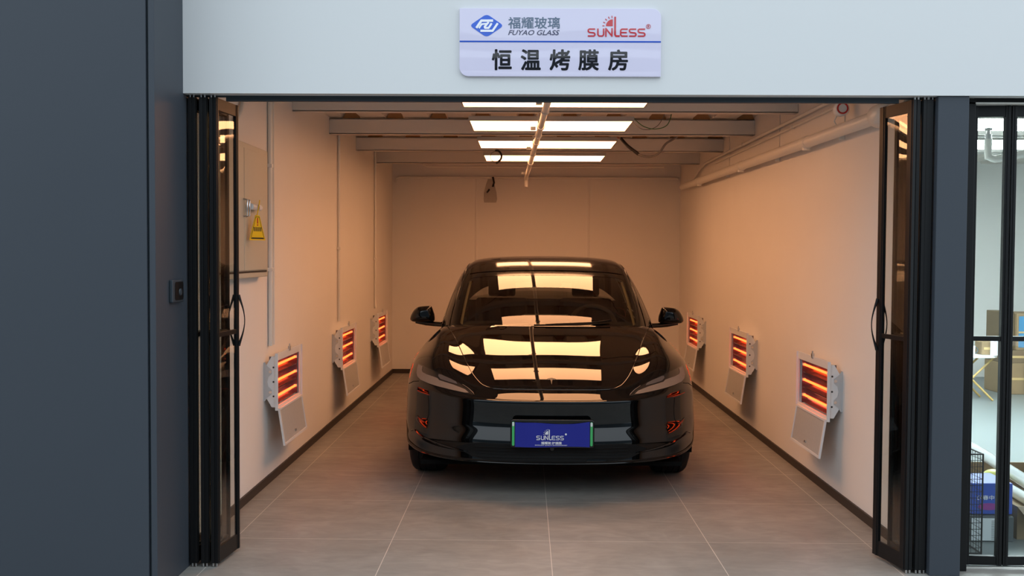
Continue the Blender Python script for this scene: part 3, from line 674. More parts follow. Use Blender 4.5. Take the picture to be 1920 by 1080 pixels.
R.append(front(.029, .430, -.008, [.432,.432,.434,.440,.447,.453,.457,.459,.46]))
R.append(front(.030, .490, .000, [.490,.490,.492,.497,.502,.505,.505,.503,.50]))
R.append({**front(.030, .545, .0, [.540,.540,.543,.551,.560,.563,.560,.552,.545]), 8:(.921,.545,.545)})
R.append({**front(.030, .572, .0, [.572,.572,.574,.580,.590,.595,.590,.576,.560]), 8:(.9215,.560,.560)})
R.append({**front(.035, .583, .0, [.583,.583,.586,.593,.606,.613,.608,.590,.570]), 8:(.922,.568,.570)})
R.append({0:(0,.047,.585), 1:(.2,.055,.585), 2:(.38,.079,.588), 3:(.56,.128,.600), 4:(.705,.212,.622), 5:(.805,.315,.634), 6:(.868,.418,.626), 7:(.906,.505,.604), 8:(.922,.58,.582)})
R.append({0:(0,.100,.622), 1:(.2,.106,.621), 2:(.37,.126,.619), 3:(.535,.176,.626), 4:(.69,.268,.662), 5:(.796,.372,.690), 6:(.864,.47,.680), 7:(.906,.545,.650), 8:(.923,.61,.612)})
R.append({0:(0,.25,.699), 1:(.2,.25,.6975), 2:(.38,.26,.6905), 3:(.52,.30,.698), 4:(.675,.38,.757), 5:(.790,.455,.755), 6:(.862,.54,.735), 7:(.906,.61,.690), 8:(.924,.65,.64)})
R.append({0:(0,.50,.789), 1:(.2,.50,.787), 2:(.39,.505,.779), 3:(.55,.53,.786), 4:(.70,.575,.833), 5:(.800,.62,.806), 6:(.868,.67,.778), 7:(.910,.71,.725), 8:(.926,.73,.675)})
R.append({0:(0,.80,.867), 1:(.2,.80,.865), 2:(.41,.80,.858), 3:(.60,.81,.863), 4:(.725,.82,.893), 5:(.815,.84,.836), 6:(.880,.85,.792), 7:(.918,.845,.740), 8:(.928,.84,.695)})
R.append({0:(0,1.08,.9325), 1:(.2,1.08,.931), 2:(.43,1.08,.926), 3:(.66,1.08,.928), 4:(.748,1.08,.919), 5:(.812,1.06,.880), 6:(.874,1.04,.815), 7:(.917,.985,.735), 8:(.928,.955,.675)})
R.append({0:(0,1.35,.992), 3:(.67,1.35,.950), 4:(.745,1.34,.930), 5:(.797,1.31,.898), 6:(.866,1.24,.80), 7:(.914,1.14,.68), 8:(.927,1.085,.60)})
R.append({0:(0,1.6,.965), 3:(.66,1.58,.945), 4:(.742,1.57,.932), 5:(.790,1.53,.902), 6:(.862,1.43,.79), 7:(.912,1.27,.62), 8:(.924,1.18,.45)})
R.append({0:(0,1.85,.95), 4:(.742,1.83,.925), 5:(.788,1.78,.902), 6:(.862,1.65,.78), 7:(.910,1.42,.55), 8:(.915,1.2,.30)})
R.append({0:(0,2.1,.95), 4:(.742,2.08,.925), 5:(.788,2.05,.906), 6:(.866,1.9,.78), 7:(.910,1.6,.5), 8:(.900,1.32,.2)})
R.append({0:(0,2.6,.955), 4:(.742,2.58,.935), 5:(.792,2.55,.918), 6:(.872,2.45,.78), 7:(.912,2.2,.5), 8:(.895,2.0,.19)})
R.append({0:(0,3.0,.965), 4:(.745,2.98,.945), 5:(.797,2.95,.932), 6:(.878,2.9,.80), 7:(.912,2.8,.5), 8:(.895,2.7,.19)})
R.append({0:(0,3.3,.975), 4:(.745,3.28,.965), 5:(.797,3.25,.950), 6:(.884,3.23,.82), 7:(.915,3.18,.55), 8:(.90,3.15,.2)})
R.append({0:(0,3.5,.98), 4:(.74,3.48,.975), 5:(.790,3.45,.962), 6:(.886,3.42,.84), 7:(.920,3.36,.62), 8:(.918,3.36,.40)})
R.append({0:(0,3.65,.985), 4:(.735,3.64,.985), 5:(.786,3.63,.972), 6:(.886,3.58,.86), 7:(.922,3.5,.70), 8:(.925,3.44,.58)})
R.append({0:(0,3.9,1.01), 4:(.72,3.87,1.0), 5:(.778,3.85,.985), 6:(.882,3.8,.88), 7:(.922,3.75,.77), 8:(.927,3.715,.695)})
R.append({0:(0,4.15,1.05), 4:(.70,4.12,1.02), 5:(.768,4.1,.995), 6:(.876,4.05,.87), 7:(.918,4.0,.73), 8:(.925,3.94,.62)})
R.append({0:(0,4.42,1.075), 4:(.66,4.37,1.03), 5:(.742,4.33,.995), 6:(.868,4.25,.82), 7:(.912,4.15,.62), 8:(.918,4.06,.42)})
R.append({0:(0,4.62,1.075), 4:(.62,4.55,1.01), 5:(.72,4.50,.965), 6:(.856,4.38,.75), 7:(.908,4.2,.5), 8:(.912,4.075,.3)})
R.append({0:(0,4.665,.95), 4:(.62,4.60,.88), 5:(.72,4.55,.84), 6:(.84,4.42,.62), 7:(.90,4.22,.42), 8:(.905,4.08,.25)})
R.append({0:(0,4.70,.68), 4:(.62,4.64,.66), 5:(.72,4.58,.64), 6:(.84,4.42,.45), 7:(.895,4.22,.30), 8:(.90,4.1,.21)})
R.append({0:(0,4.66,.40), 4:(.62,4.60,.37), 5:(.72,4.52,.35), 6:(.83,4.40,.30), 7:(.88,4.22,.24), 8:(.89,4.1,.20)})
R.append({0:(0,4.58,.22), 4:(.60,4.52,.21), 5:(.70,4.46,.20), 6:(.80,4.36,.19), 7:(.85,4.22,.18), 8:(.87,4.12,.18)})
BODY = np.array([fillrow(r) for r in R])
def mirror_grid(G):
    L = G[:, :0:-1].copy(); L[:, :, 0] *= -1; return np.concatenate([L, G], 1)
def pad(G):
    G = np.concatenate([2*G[:1]-G[1:2], G, 2*G[-1:]-G[-2:-1]], 0)
    return np.concatenate([2*G[:, :1]-G[:, 1:2], G, 2*G[:, -1:]-G[:, -2:-1]], 1)
def basis(t): return np.stack([(1-t)**3, 3*t**3-6*t**2+4, -3*t**3+3*t**2+3*t+1, t**3], -1)/6
def bfilter(G):
    g = pad(G); r = (g[:-2]+4*g[1:-1]+g[2:])/6; r = r[:, :]; return (r[:, :-2]+4*r[:, 1:-1]+r[:, 2:])/6
def ctrl(G, k=.75):
    return G + k*(G-bfilter(G))
class Surf:
    def __init__(s, half, k=.75):
        s.G = ctrl(mirror_grid(half), k); s.P = pad(s.G); s.nr, s.nc = s.G.shape[:2]; s.half = (s.nc-1)//2
    def ev(s, v, u):
        """arrays v (rows), u (signed columns) of equal shape"""
        u = u+s.half; v = np.clip(v, 0, s.nr-1-1e-9); u = np.clip(u, 0, s.nc-1-1e-9)
        iv = np.floor(v).astype(int); iu = np.floor(u).astype(int); bv = basis(v-iv); bu = basis(u-iu)
        out = np.zeros(v.shape+(3,))
        for a in range(4):
            for b in range(4): out += (bv[..., a]*bu[..., b])[..., None]*s.P[iv+a, iu+b]
        return out
    def nor(s, v, u, h=2e-3):
        dv = s.ev(v+h, u)-s.ev(v-h, u); du = s.ev(v, u+h)-s.ev(v, u-h); n = np.cross(du, dv)
        return n/np.maximum(np.linalg.norm(n, axis=-1, keepdims=True), 1e-12)
def ring(u0, u1, v0, v1, nu, nv):
    u = np.linspace(u0, u1, nu); v = np.linspace(v0, v1, nv); V, U = np.meshgrid(v, u, indexing='ij'); return V, U
def custom_normals(me, N):
    me.polygons.foreach_set('use_smooth', [True]*len(me.polygons))
    me.normals_split_custom_set_from_vertices([tuple(n) for n in N])
def patch(name, S, vr, ur, m, parent, off=0, nv=None, nu=None, keep=None):
    nv = nv or int(abs(vr[1]-vr[0])*8)+2; nu = nu or int(abs(ur[1]-ur[0])*8)+2
    V, U = ring(ur[0], ur[1], vr[0], vr[1], nu, nv); P = S.ev(V, U); N = S.nor(V, U)
    P = P+N*off; vs = P.reshape(-1, 3); nn = N.reshape(-1, 3); fs = []
    for i in range(nv-1):
        for j in range(nu-1):
            f = (i*nu+j, i*nu+j+1, (i+1)*nu+j+1, (i+1)*nu+j)
            if keep is not None and not keep(vs[list(f)].mean(0), nn[list(f)].mean(0), V[i, j], U[i, j]): continue
            fs.append(f)
    mb = MB().add(vs, fs)
    o = obj(name, mb, m, parent, fix=False); custom_normals(o.data, nn); return o
SB = Surf(BODY)
NV = SB.nr-1
# a dense copy of the surface for projecting panels, lamps and lines on to
def dense(S, nv, nu, vr=None, ur=None):
    vr = vr or (0, S.nr-1); ur = ur or (-S.half, S.half)
    V, U = ring(ur[0], ur[1], vr[0], vr[1], nu, nv); P = S.ev(V, U).reshape(-1, 3); N = S.nor(V, U).reshape(-1, 3); F = []
    for i in range(nv-1):
        for j in range(nu-1):
            a = i*nu+j; F += [(a, a+1, a+nu+1), (a, a+nu+1, a+nu)]
    return P, N, F, BVHTree.FromPolygons([tuple(p) for p in P], F)
DB = dense(SB, NV*10+1, 16*10+1)
DIR = {'front': (lambda a, b: Vector((a, -2, b)), Vector((0, 1, 0))), 'top': (lambda a, b: Vector((a, b, 4)), Vector((0, 0, -1))),
       'left': (lambda a, b: Vector((-4, a, b)), Vector((1, 0, 0))), 'right': (lambda a, b: Vector((4, a, b)), Vector((-1, 0, 0)))}
def proj(D, a, b, d):
    P, N, F, T = D; o, dr = DIR[d][0](a, b), DIR[d][1]
    loc, nr, idx, dist = T.ray_cast(o, dr)
    if loc is None:
        q = Vector((a, .5, b)) if d == 'front' else Vector((a, b, .8)) if d == 'top' else Vector((.9*(1 if d == 'right' else -1), a, b))
        loc, nr, idx, dist = T.find_nearest(q)
    f = F[idx]; w_ = poly_3d_calc([Vector(P[i]) for i in f], loc); n = Vector((0, 0, 0))
    for i, x in zip(f, w_): n += Vector(N[i])*x
    return loc, n.normalized()
def dens(poly, step):
    out = []
    for a, b in zip(poly, poly[1:]+poly[:1]):
        L = math.hypot(b[0]-a[0], b[1]-a[1]); k_ = max(1, int(L/step))
        out += [(a[0]+(b[0]-a[0])*i/k_, a[1]+(b[1]-a[1])*i/k_) for i in range(k_)]
    return out
def cr(pts, closed=False, k_=6):
    n = len(pts); out = []
    for i in range(n if closed else n-1):
        g = (lambda j: pts[j % n]) if closed else (lambda j: pts[min(max(j, 0), n-1)])
        p0, p1, p2, p3 = [np.array(g(i+j), float) for j in (-1, 0, 1, 2)]
        for t in [j/k_ for j in range(k_)]: out.append(tuple(.5*((2*p1)+(p2-p0)*t+(2*p0-5*p1+4*p2-p3)*t*t+(3*p1-p0-3*p2+p3)*t**3)))
    if not closed: out.append(tuple(pts[-1]))
    return out
def inside(p, poly):
    x, y = p; c = False; j = len(poly)-1
    for i in range(len(poly)):
        if (poly[i][1] > y) != (poly[j][1] > y) and x < (poly[j][0]-poly[i][0])*(y-poly[i][1])/(poly[j][1]-poly[i][1])+poly[i][0]: c = not c
        j = i
    return c
def shell(name, poly, d, m, parent, off=.002, step=.03, skirt=.004, D=None, disp=None):
    D = D or DB; poly = dens(poly, step); n = len(poly)
    xs = [p[0] for p in poly]; ys = [p[1] for p in poly]; pts = [Vector(p) for p in poly]
    x = min(xs)+step/2
    while x < max(xs):
        y = min(ys)+step/2
        while y < max(ys):
            if inside((x, y), poly) and min((x-p[0])**2+(y-p[1])**2 for p in poly) > (step*.45)**2: pts.append(Vector((x, y)))
            y += step
        x += step
    V, _, F, _, _, _ = delaunay_2d_cdt(pts, [], [list(range(n))], 1, 1e-6)
    vs, ns = [], []
    for p in V:
        l, nn = proj(D, p.x, p.y, d); vs.append(l+nn*(off+(disp(p.x, p.y) if disp else 0))); ns.append(nn)
    fs = []
    dr = DIR[d][1]
    for f in F:
        f = tuple(f); a, b, c = vs[f[0]], vs[f[1]], vs[f[2]]
        fs.append(f if (b-a).cross(c-a).dot(dr) < 0 else f[::-1])
    if skirt:                                         # turned-down edge all round
        cnt = {}
        for f in fs:
            for a, b in zip(f, f[1:]+f[:1]): cnt[(a, b)] = 1
        bnd = [e_ for e_ in cnt if (e_[1], e_[0]) not in cnt]; mp = {}
        for a, b in bnd:
            for q in (a, b):
                if q not in mp:
                    mp[q] = len(vs); vs.append(vs[q]-ns[q]*(off+skirt)); ns.append(ns[q])
        fs += [(b, a, mp[a], mp[b]) for a, b in bnd]
    o = obj(name, MB().add(vs, fs), m, parent, fix=False); custom_normals(o.data, ns); return o
def line_on(name, pts, d, r, m, parent, off=.001, D=None, n=6, step=.02):
    D = D or DB; P_ = []
    for a, b in zip(pts[:-1], pts[1:]):
        L = math.hypot(b[0]-a[0], b[1]-a[1]); k_ = max(1, int(L/step)); P_ += [(a[0]+(b[0]-a[0])*i/k_, a[1]+(b[1]-a[1])*i/k_) for i in range(k_)]
    P_.append(pts[-1]); q = []
    for a, b in P_: l, nn = proj(D, a, b, d); q.append(l+nn*off)
    return obj(name, MB().tube(q, r, n), m, parent, smooth=True)
flip = lambda pts: [(-a, b) for a, b in pts]
cab_hole = lambda c, n_, v, u: not (n_[2] > .75 and abs(c[0]) < .735 and 1.25 < c[1] < 3.95)
patch('body_shell', SB, (11.4, NV), (-8, 8), 'paint', car, keep=cab_hole, nv=int((NV-11.4)*8)+2, nu=129)
patch('front_bumper', SB, (0, 11.4), (-8, 8), 'paint', car, nv=11*12+2, nu=161)
# bonnet: its own panel with a turned-down edge
hb = [(.720, 1.27), (.702, 1.16), (.665, 1.0), (.60, .72), (.545, .5), (.49, .33), (.44, .23), (.405, .19), (.36, .163), (.28, .146), (.15, .135), (0, .131)]
rear = [(.66, 1.265), (.5, 1.20), (.3, 1.14), (0, 1.105)]
half = cr(hb, k_=4); hood_poly = half + [(-a, b) for a, b in reversed(half[:-1])] + [(-a, b) for a, b in rear[:3]] + [rear[3]] + rear[2::-1]
hood = shell('bonnet', hood_poly, 'top', 'paint', car, off=.0022, step=.022, skirt=.006)
half_ = cr(hb, k_=4); line_on('bonnet_gap', [(a, b) for a, b in half_]+[(-a, b) for a, b in half_[-2::-1]], 'top', .0026, 'gloss_black', hood, off=.0012)
# seams of bumper and wings, dark rubber gaps
for s_, nm in ((1, 'seam'), (-1, 'seam')):
    f_ = (lambda P_: P_) if s_ > 0 else flip
    line_on('seam', f_([(.83, .655), (.87, .645), (.905, .62)]), 'front', .0022, 'matt_black', car)
# lamps
HLP = [(.847, .748), (.853, .725), (.853, .695), (.840, .676), (.815, .664), (.76, .652), (.70, .640), (.63, .627), (.55, .616), (.472, .606), (.476, .612), (.505, .632), (.56, .660), (.62, .684), (.68, .706), (.75, .727), (.81, .742)]
for s_ in (1, -1):
    f_ = (lambda P_: P_) if s_ > 0 else flip
    lp = f_(HLP)
    hl_ = shell('headlight', lp, 'front', 'lamp_dark', car, off=.002, step=.02, skirt=.006)
    dr_ = cr([(.843, .742), (.846, .712), (.838, .690), (.815, .676), (.77, .665), (.715, .656), (.69, .648), (.60, .633), (.52, .619)], k_=4)
    dl = cr([(.52, .611), (.60, .6235), (.70, .638), (.76, .648), (.815, .6625), (.845, .682), (.856, .708), (.853, .745)], k_=4)
    shell('running_light', f_([(.846,.743),(.812,.737),(.812,.716),(.805,.706),(.775,.697),(.735,.690),(.705,.683),(.69,.672),(.60,.652),(.525,.630),(.50,.614),(.53,.6145),(.60,.6245),(.70,.640),(.76,.651),(.815,.664),(.842,.679),(.850,.698),(.850,.725)]), 'front', 'drl', hl_, off=.0035, step=.012, skirt=0)
    shell('projector_lens', f_([(.575, .655), (.63, .665), (.683, .678), (.70, .692), (.70, .704), (.685, .703), (.62, .682), (.585, .668)]), 'front', 'lens', hl_, off=.0036, step=.02, skirt=0)
    shell('seal', f_([(.465, .603), (.476, .614), (.505, .634), (.545, .6545), (.541, .6545), (.503, .636), (.473, .616)]), 'front', 'drl', hl_, off=.0045, step=.01, skirt=0)
    shell('orange_reflection', f_([(.838, .598), (.830, .604), (.742, .588), (.748, .585)]), 'front', 'amber_reflection', car, off=.001, step=.012, skirt=0)  # amber patch painted as an orange reflection on the bumper corner
    line_on('air_duct', f_(cr([(.756, .582), (.752, .52), (.755, .46), (.775, .425), (.80, .43), (.83, .445)], k_=4)), 'front', .003, 'matt_black', car, off=-.0005)
    shell('duct_reflection', f_([(.775, .418), (.80, .428), (.828, .440), (.82, .425), (.79, .412)]), 'front', 'amber_reflection', car, off=.001, step=.01, skirt=0)  # orange reflection in the duct, painted as an amber patch
    line_on('lower_fin', f_(cr([(.872, .345), (.845, .355), (.80, .335), (.74, .318), (.66, .300), (.58, .286), (.50, .276)], k_=4)), 'front', .006, 'paint', car, off=.001)
# lower intake
gp = [(.57, .305), (.50, .325), (.42, .336), (.3, .334), (.1, .330)]
gl_ = [(.1, .226), (.3, .228), (.40, .236), (.47, .250), (.53, .275)]
half = [(.57, .300)]+gp[1:]; low = gl_[::-1]
grp = half + flip(half[::-1]) + flip(low) + low[::-1]
gr = shell('lower_grille', grp, 'front', 'matt_black', car, off=.0015, step=.022, skirt=.003)
for z in (.252, .272, .292, .312):
    line_on('slat', [(-.44+(z-.25)*.3*-1, z), (.44+(z-.25)*.3, z)], 'front', .0035, 'matt_black', gr, off=.002)
line_on('lip', [(-.80, .232), (-.6, .222), (-.3, .219), (0, .218), (.3, .219), (.6, .222), (.80, .232)], 'front', .004, 'gloss_black', car, off=.001)
# number plate with blue cloth
pf = bpy.data.objects.new('number_plate', None); C.objects.link(pf); pf.parent = car; pf.location = (0, -.048, .404)
obj('plate_frame', MB().prism(rounded(-.246, -.083, .246, .083, .018), 'Y', 0, .03), 'gloss_black', pf, bevel=.003)
obj('mount', MB().box((-.2, .03, -.07), (.2, .075, .06)), 'matt_black', pf)
for s_ in (-1, 1):
    obj('edge_strip', MB().prism(rounded(min(s_*.222, s_*.236), -.070, max(s_*.222, s_*.236), .071, .006), 'Y', -.003, .002), 'plate_green', pf)
    obj('edge_white', MB().prism(rounded(min(s_*.223, s_*.235), .045, max(s_*.223, s_*.235), .069, .005), 'Y', -.004, -.002), 'plate_white', pf)  # white upper end of the green side strip
cl = MB(); nx, nz = 40, 12; vs_ = []
for j in range(nz+1):
    for i in range(nx+1):
        a = -1+2*i/nx; t = j/nz; x = a*.218; top = .071-.010*(1-a*a)-.003*math.sin(4*a); bot = -.076+.003*math.sin(3*a)
        vs_.append((x, -.006-.0025*math.sin(9*a+2*t)*t, bot+(top-bot)*t))
cl.add(vs_, [(j*(nx+1)+i, j*(nx+1)+i+1, (j+1)*(nx+1)+i+1, (j+1)*(nx+1)+i) for j in range(nz) for i in range(nx)])
clo = obj('cloth_cover', cl, 'cloth_blue', pf, smooth='all', fix=False)
kk = .48/ (1560-412); WX = lambda p: (762+(p-1198)*.778-986)*kk; WZ = lambda p: (385-(462+(p-312)*.86))*kk
tm = MB(); wordmark(tm, WX, WZ, kk*.8, -.0095, 12, reg=False)
tm.prism([(WX(1728)+.006*math.cos(q), WZ(222)+.006*math.sin(q)) for q in [2*PI*i/14 for i in range(14)]], 'Y', -.0095, -.0107)
PX = lambda p: (p-986)*kk; PZ = lambda p: (385-p)*kk
a_ = text_mb('福耀玻·护福膜', PX(830), PZ(526), PX(1116), PZ(490), -.0105, bold=.03); tm.add(a_.v, a_.f)
a_ = text_mb('EXCELLENT QUALITY EXTRAORDINARY', PX(745), PZ(549), PX(1196), PZ(532), -.0105, bold=.02); tm.add(a_.v, a_.f)
obj('white_lettering', tm, 'white_ink', clo, fix=False)
obj('sensor_eye', MB().lathe([(-.012, 0), (-.012, .012), (0, .014), (.02, .014)], 'Y', 18, (0, -.012, .312)), 'gloss_black', car, smooth=True)
# badge on the nose: a T with a curved top bar
def tz(a, b): return (a*.028, .677+b*.0155)
shell('nose_badge', [tz(*p) for p in [(-1, .75), (-.7, 1.0), (-.35, 1.12), (0, 1.16), (.35, 1.12), (.7, 1.0), (1, .75), (.8, .55), (.45, .62), (.30, .60), (.17, .40), (0, -1.0), (-.17, .40), (-.30, .60), (-.45, .62), (-.8, .55)]], 'front', 'rim', car, off=.0035, step=.008, skirt=.002)
# ---------------- greenhouse
GH = []
def g(*p): GH.append([np.array(q, float) for q in p])
g((0,1.06,.884), (.36,1.085,.882), (.62,1.20,.890), (.748,1.36,.890), (.782,1.46,.883), (.80,1.5,.86))
g((0,1.22,.999), (.355,1.245,.994), (.617,1.345,.978), (.757,1.51,.970), (.787,1.60,.935), (.80,1.66,.88))
g((0,1.45,1.118), (.349,1.47,1.113), (.606,1.56,1.094), (.740,1.70,1.063), (.778,1.78,.995), (.80,1.83,.888))
g((0,1.70,1.2345), (.343,1.72,1.2295), (.595,1.80,1.208), (.716,1.93,1.168), (.768,2.0,1.06), (.80,2.03,.892))
g((0,1.95,1.326), (.337,1.965,1.321), (.584,2.04,1.299), (.695,2.16,1.250), (.758,2.2,1.10), (.80,2.24,.897))
g((0,2.20,1.393), (.334,2.21,1.389), (.578,2.27,1.364), (.680,2.36,1.312), (.751,2.38,1.12), (.80,2.42,.90))
g((0,2.45,1.428), (.332,2.455,1.423), (.574,2.50,1.398), (.671,2.56,1.338), (.747,2.57,1.135), (.80,2.60,.903))
g((0,2.75,1.440), (.33,2.75,1.435), (.572,2.77,1.408), (.668,2.78,1.346), (.745,2.78,1.14), (.80,2.78,.905))
g((0,3.05,1.428), (.325,3.05,1.422), (.562,3.05,1.395), (.658,3.05,1.335), (.740,3.05,1.13), (.80,3.05,.92))
g((0,3.40,1.375), (.315,3.40,1.369), (.54,3.39,1.342), (.635,3.38,1.285), (.722,3.37,1.12), (.795,3.36,.94))
g((0,3.75,1.285), (.305,3.74,1.279), (.51,3.72,1.254), (.605,3.68,1.205), (.695,3.64,1.09), (.78,3.6,.96))
g((0,4.05,1.180), (.30,4.03,1.174), (.49,3.99,1.150), (.59,3.93,1.115), (.675,3.85,1.05), (.76,3.8,.97))
g((0,4.32,1.075), (.30,4.29,1.070), (.49,4.22,1.05), (.60,4.12,1.02), (.68,4.02,.99), (.74,3.95,.96))
SG = Surf(np.array(GH), .8); DG = dense(SG, 111, 111)
WV = (.28, 3.95); WU = 2.32
def not_glass(c, n_, v, u):
    if WV[0] < v < WV[1]-.1 and abs(u) < WU-.06: return False
    if 1.3 < v < 8.9 and 3.2 < abs(u) < 4.75: return False
    return True
patch('cabin_frame', SG, (0, 11), (-5, 5), 'paint', car, nv=111, nu=111, keep=not_glass, off=-.0015)
ws = patch('windscreen', SG, WV, (-WU, WU), 'windshield', car, nv=40, nu=48)
# black border printed round the glass
O = rounded(-WU, WV[0], WU, WV[1], .0); I = rounded(-2.13, .62, 2.13, 3.62, .24, 8)
def uvring(name, S, outer, inner, m, parent, off):
    n = 160
    def samp(poly, cen):
        out = []
        for i in range(n):
            a = 2*PI*i/n; d = (math.cos(a)*3, math.sin(a)*2); best = None
            for p, q in zip(poly, poly[1:]+poly[:1]):
                ex, ey = q[0]-p[0], q[1]-p[1]; det = d[0]*(-ey)+ex*d[1]
                if abs(det) < 1e-12: continue
                px_, py_ = p[0]-cen[0], p[1]-cen[1]; t = (px_*(-ey)+ex*py_)/det; s_ = (d[0]*py_-d[1]*px_)/det
                if t > 0 and -1e-6 <= s_ <= 1+1e-6 and (best is None or t < best): best = t
            out.append((cen[0]+d[0]*best, cen[1]+d[1]*best))
        return out
    cen = (sum(p[0] for p in inner)/len(inner), (min(p[1] for p in inner)+max(p[1] for p in inner))/2)
    A, B = np.array(samp(outer, cen)), np.array(samp(inner, cen)); K = 5; vs = []; ns = []; fs = []
    for k_ in range(K+1):
        L = A+(B-A)*k_/K; P = S.ev(L[:, 1], L[:, 0]); N = S.nor(L[:, 1], L[:, 0]); vs += list(P+N*off); ns += list(N)
    for k_ in range(K):
        for i in range(n):
            j = (i+1) % n; f = (k_*n+i, k_*n+j, (k_+1)*n+j, (k_+1)*n+i)
            a, b, c = vs[f[0]], vs[f[1]], vs[f[2]]; fs.append(f if np.dot(np.cross(b-a, c-a), ns[f[0]]) > 0 else f[::-1])
    o = obj(name, MB().add(vs, fs), m, parent, fix=False); custom_normals(o.data, ns); return o
uvring('black_border', SG, O, I, 'gloss_black', ws, .0012)
patch('roof_glass', SG, (4.06, 7.6), (-2.2, 2.2), 'gloss_black', car, off=.002, nv=40, nu=40)
for s_ in (1, -1):
    sw = patch('side_window', SG, (1.3, 8.9), tuple(sorted((3.2*s_, 4.75*s_))), 'side_glass', car, off=0, nv=60, nu=14)
    patch('pillar_cover', SG, (5.5, 5.9), tuple(sorted((3.2*s_, 4.75*s_))), 'gloss_black', sw, off=.002, nv=6, nu=14)
    # roof rail highlight seam between screen pillar and roof
    vv = np.linspace(.1, 7.8, 60); uu = np.full(60, 2.62*s_); P = SG.ev(vv, uu)+SG.nor(vv, uu)*.001
    obj('roof_seam', MB().tube(P, .0028, 6), 'gloss_black', car, smooth=True)
    # door panels, seen from the side
    dpan = [(1.48, .86), (1.40, .70), (1.36, .45), (1.40, .27), (2.30, .27), (2.42, .5), (2.44, .87)]
    dd = shell('front_door', dpan, 'right' if s_ > 0 else 'left', 'paint', car, off=.002, step=.05, skirt=.005)
    obj('door_handle', MB().prism(rounded(2.12, .765, 2.34, .795, .012), 'X', s_*.895, s_*.875), 'gloss_black', dd)
    d2 = shell('rear_door', [(2.455, .87), (2.44, .5), (2.32, .27), (3.12, .27), (3.28, .48), (3.36, .7), (3.40, .90)], 'right' if s_ > 0 else 'left', 'paint', car, off=.002, step=.05, skirt=.005)
    obj('door_handle', MB().prism(rounded(3.06, .785, 3.28, .815, .012), 'X', s_*.900, s_*.880), 'gloss_black', d2)
    shell('tail_lamp', [(4.16, .90), (4.32, .92), (4.50, .90), (4.42, .84), (4.25, .83)], 'right' if s_ > 0 else 'left', 'red', car, off=.003, step=.03, skirt=.004)
# ---------------- mirrors
MP = [(80,350),(100,280),(150,200),(220,155),(330,140),(415,138),(440,160),(465,230),(485,300),(485,390),(430,400),(270,410),(150,405),(95,385)]
poly = [((a/9+760-1025.2)/246.5, 1.438-(b/9+560-481.5)/246.5) for a, b in MP]
poly = cr(poly, True, 3)
for s_ in (-1, 1):
    mh = MB(); cx = sum(p[0] for p in poly)/len(poly); cz = sum(p[1] for p in poly)/len(poly); secs = []
    for y, sc in ((1.665, .50), (1.672, .72), (1.69, .90), (1.715, 1.0), (1.77, 1.0), (1.80, .97), (1.812, .93)):
        secs.append([((cx+(p[0]-cx)*sc)*-s_*1.0 if s_ > 0 else cx+(p[0]-cx)*sc, y, cz+(p[1]-cz)*sc) for p in poly])
    n = len(poly); vs_ = [q for s in secs for q in s]
    mh.add(vs_, [(k_*n+i, k_*n+(i+1)%n, (k_+1)*n+(i+1)%n, (k_+1)*n+i) for k_ in range(len(secs)-1) for i in range(n)]+[tuple(range(n)), tuple(range((len(secs)-1)*n, len(secs)*n))])
    mo = obj('wing_mirror', mh, 'paint', car, smooth='all')
    gx = [((cx+(p[0]-cx)*.86)*(-s_ if s_ > 0 else 1), cz+(p[1]-cz)*.86) for p in poly]
    obj('mirror_glass', MB().prism(gx, 'Y', 1.811, 1.815), 'mirror', mo)
    am = MB(); am.tube([(s_*1.0, 1.74, .934), (s_*.92, 1.74, .927), (s_*.86, 1.73, .921), (s_*.80, 1.70, .920), (s_*.765, 1.68, .928)], [.010, .019, .018, .018, .026], 12)
    obj('arm', am, 'gloss_black', mo, smooth=True)
# ---------------- wipers, cabin
line_on('wiper', [(.44, .975), (.3, .960), (.1, .953), (-.02, .948)], 'front', .007, 'matt_black', car, off=.016, D=DG)
line_on('wiper', [(-.10, .947), (.0, .949), (.2, .952), (.36, .957)], 'front', .007, 'matt_black', car, off=.012, D=DG)
obj('cabin_tub', MB().box((-.74, 1.35, .22), (.74, 3.9, .24)).box((-.74, 1.3, .22), (.74, 1.33, .84)).box((-.755, 1.35, .22), (-.735, 3.85, .86)).box((.735, 1.35, .22), (.755, 3.85, .86)).box((-.72, 3.85, .22), (.72, 3.88, .95)), 'interior_dark', car)
db = MB(); pr = [(1.26, .80), (1.28, .915), (1.45, .945), (1.75, .945), (1.92, .93), (1.96, .87), (1.93, .80), (1.85, .62), (1.6, .6)]
db.prism(pr, 'X', -.70, .70)
dash = obj('dashboard', db, 'interior', car, smooth=True, bevel=.01)
obj('centre_screen', MB().prism(rounded(-.19, .78, .19, .985, .012), 'Y', 1.935, 1.955), 'gloss_black', car, bevel=.002)
obj('screen_edge', MB().box((-.17, 1.93, .981), (.17, 1.957, .988)), 'trim_beige', car)
st = MB(); ring_ = []
for i in range(25):
    a = 2*PI*i/24; ring_.append((.37+.185*math.cos(a), 2.02+.06*math.sin(a), .885+.165*math.sin(a)))
sw_ = obj('steering_wheel', st.tube(ring_, .016, 10, cap=False), 'wheel_rim', car, smooth=True)
obj('hub', MB().lathe([(-.03, 0), (-.03, .05), (.02, .06), (.02, 0)], 'Y', 20, (.37, 2.01, .885)).box((.2, 2.0, .87), (.54, 2.02, .90)), 'interior_dark', sw_)
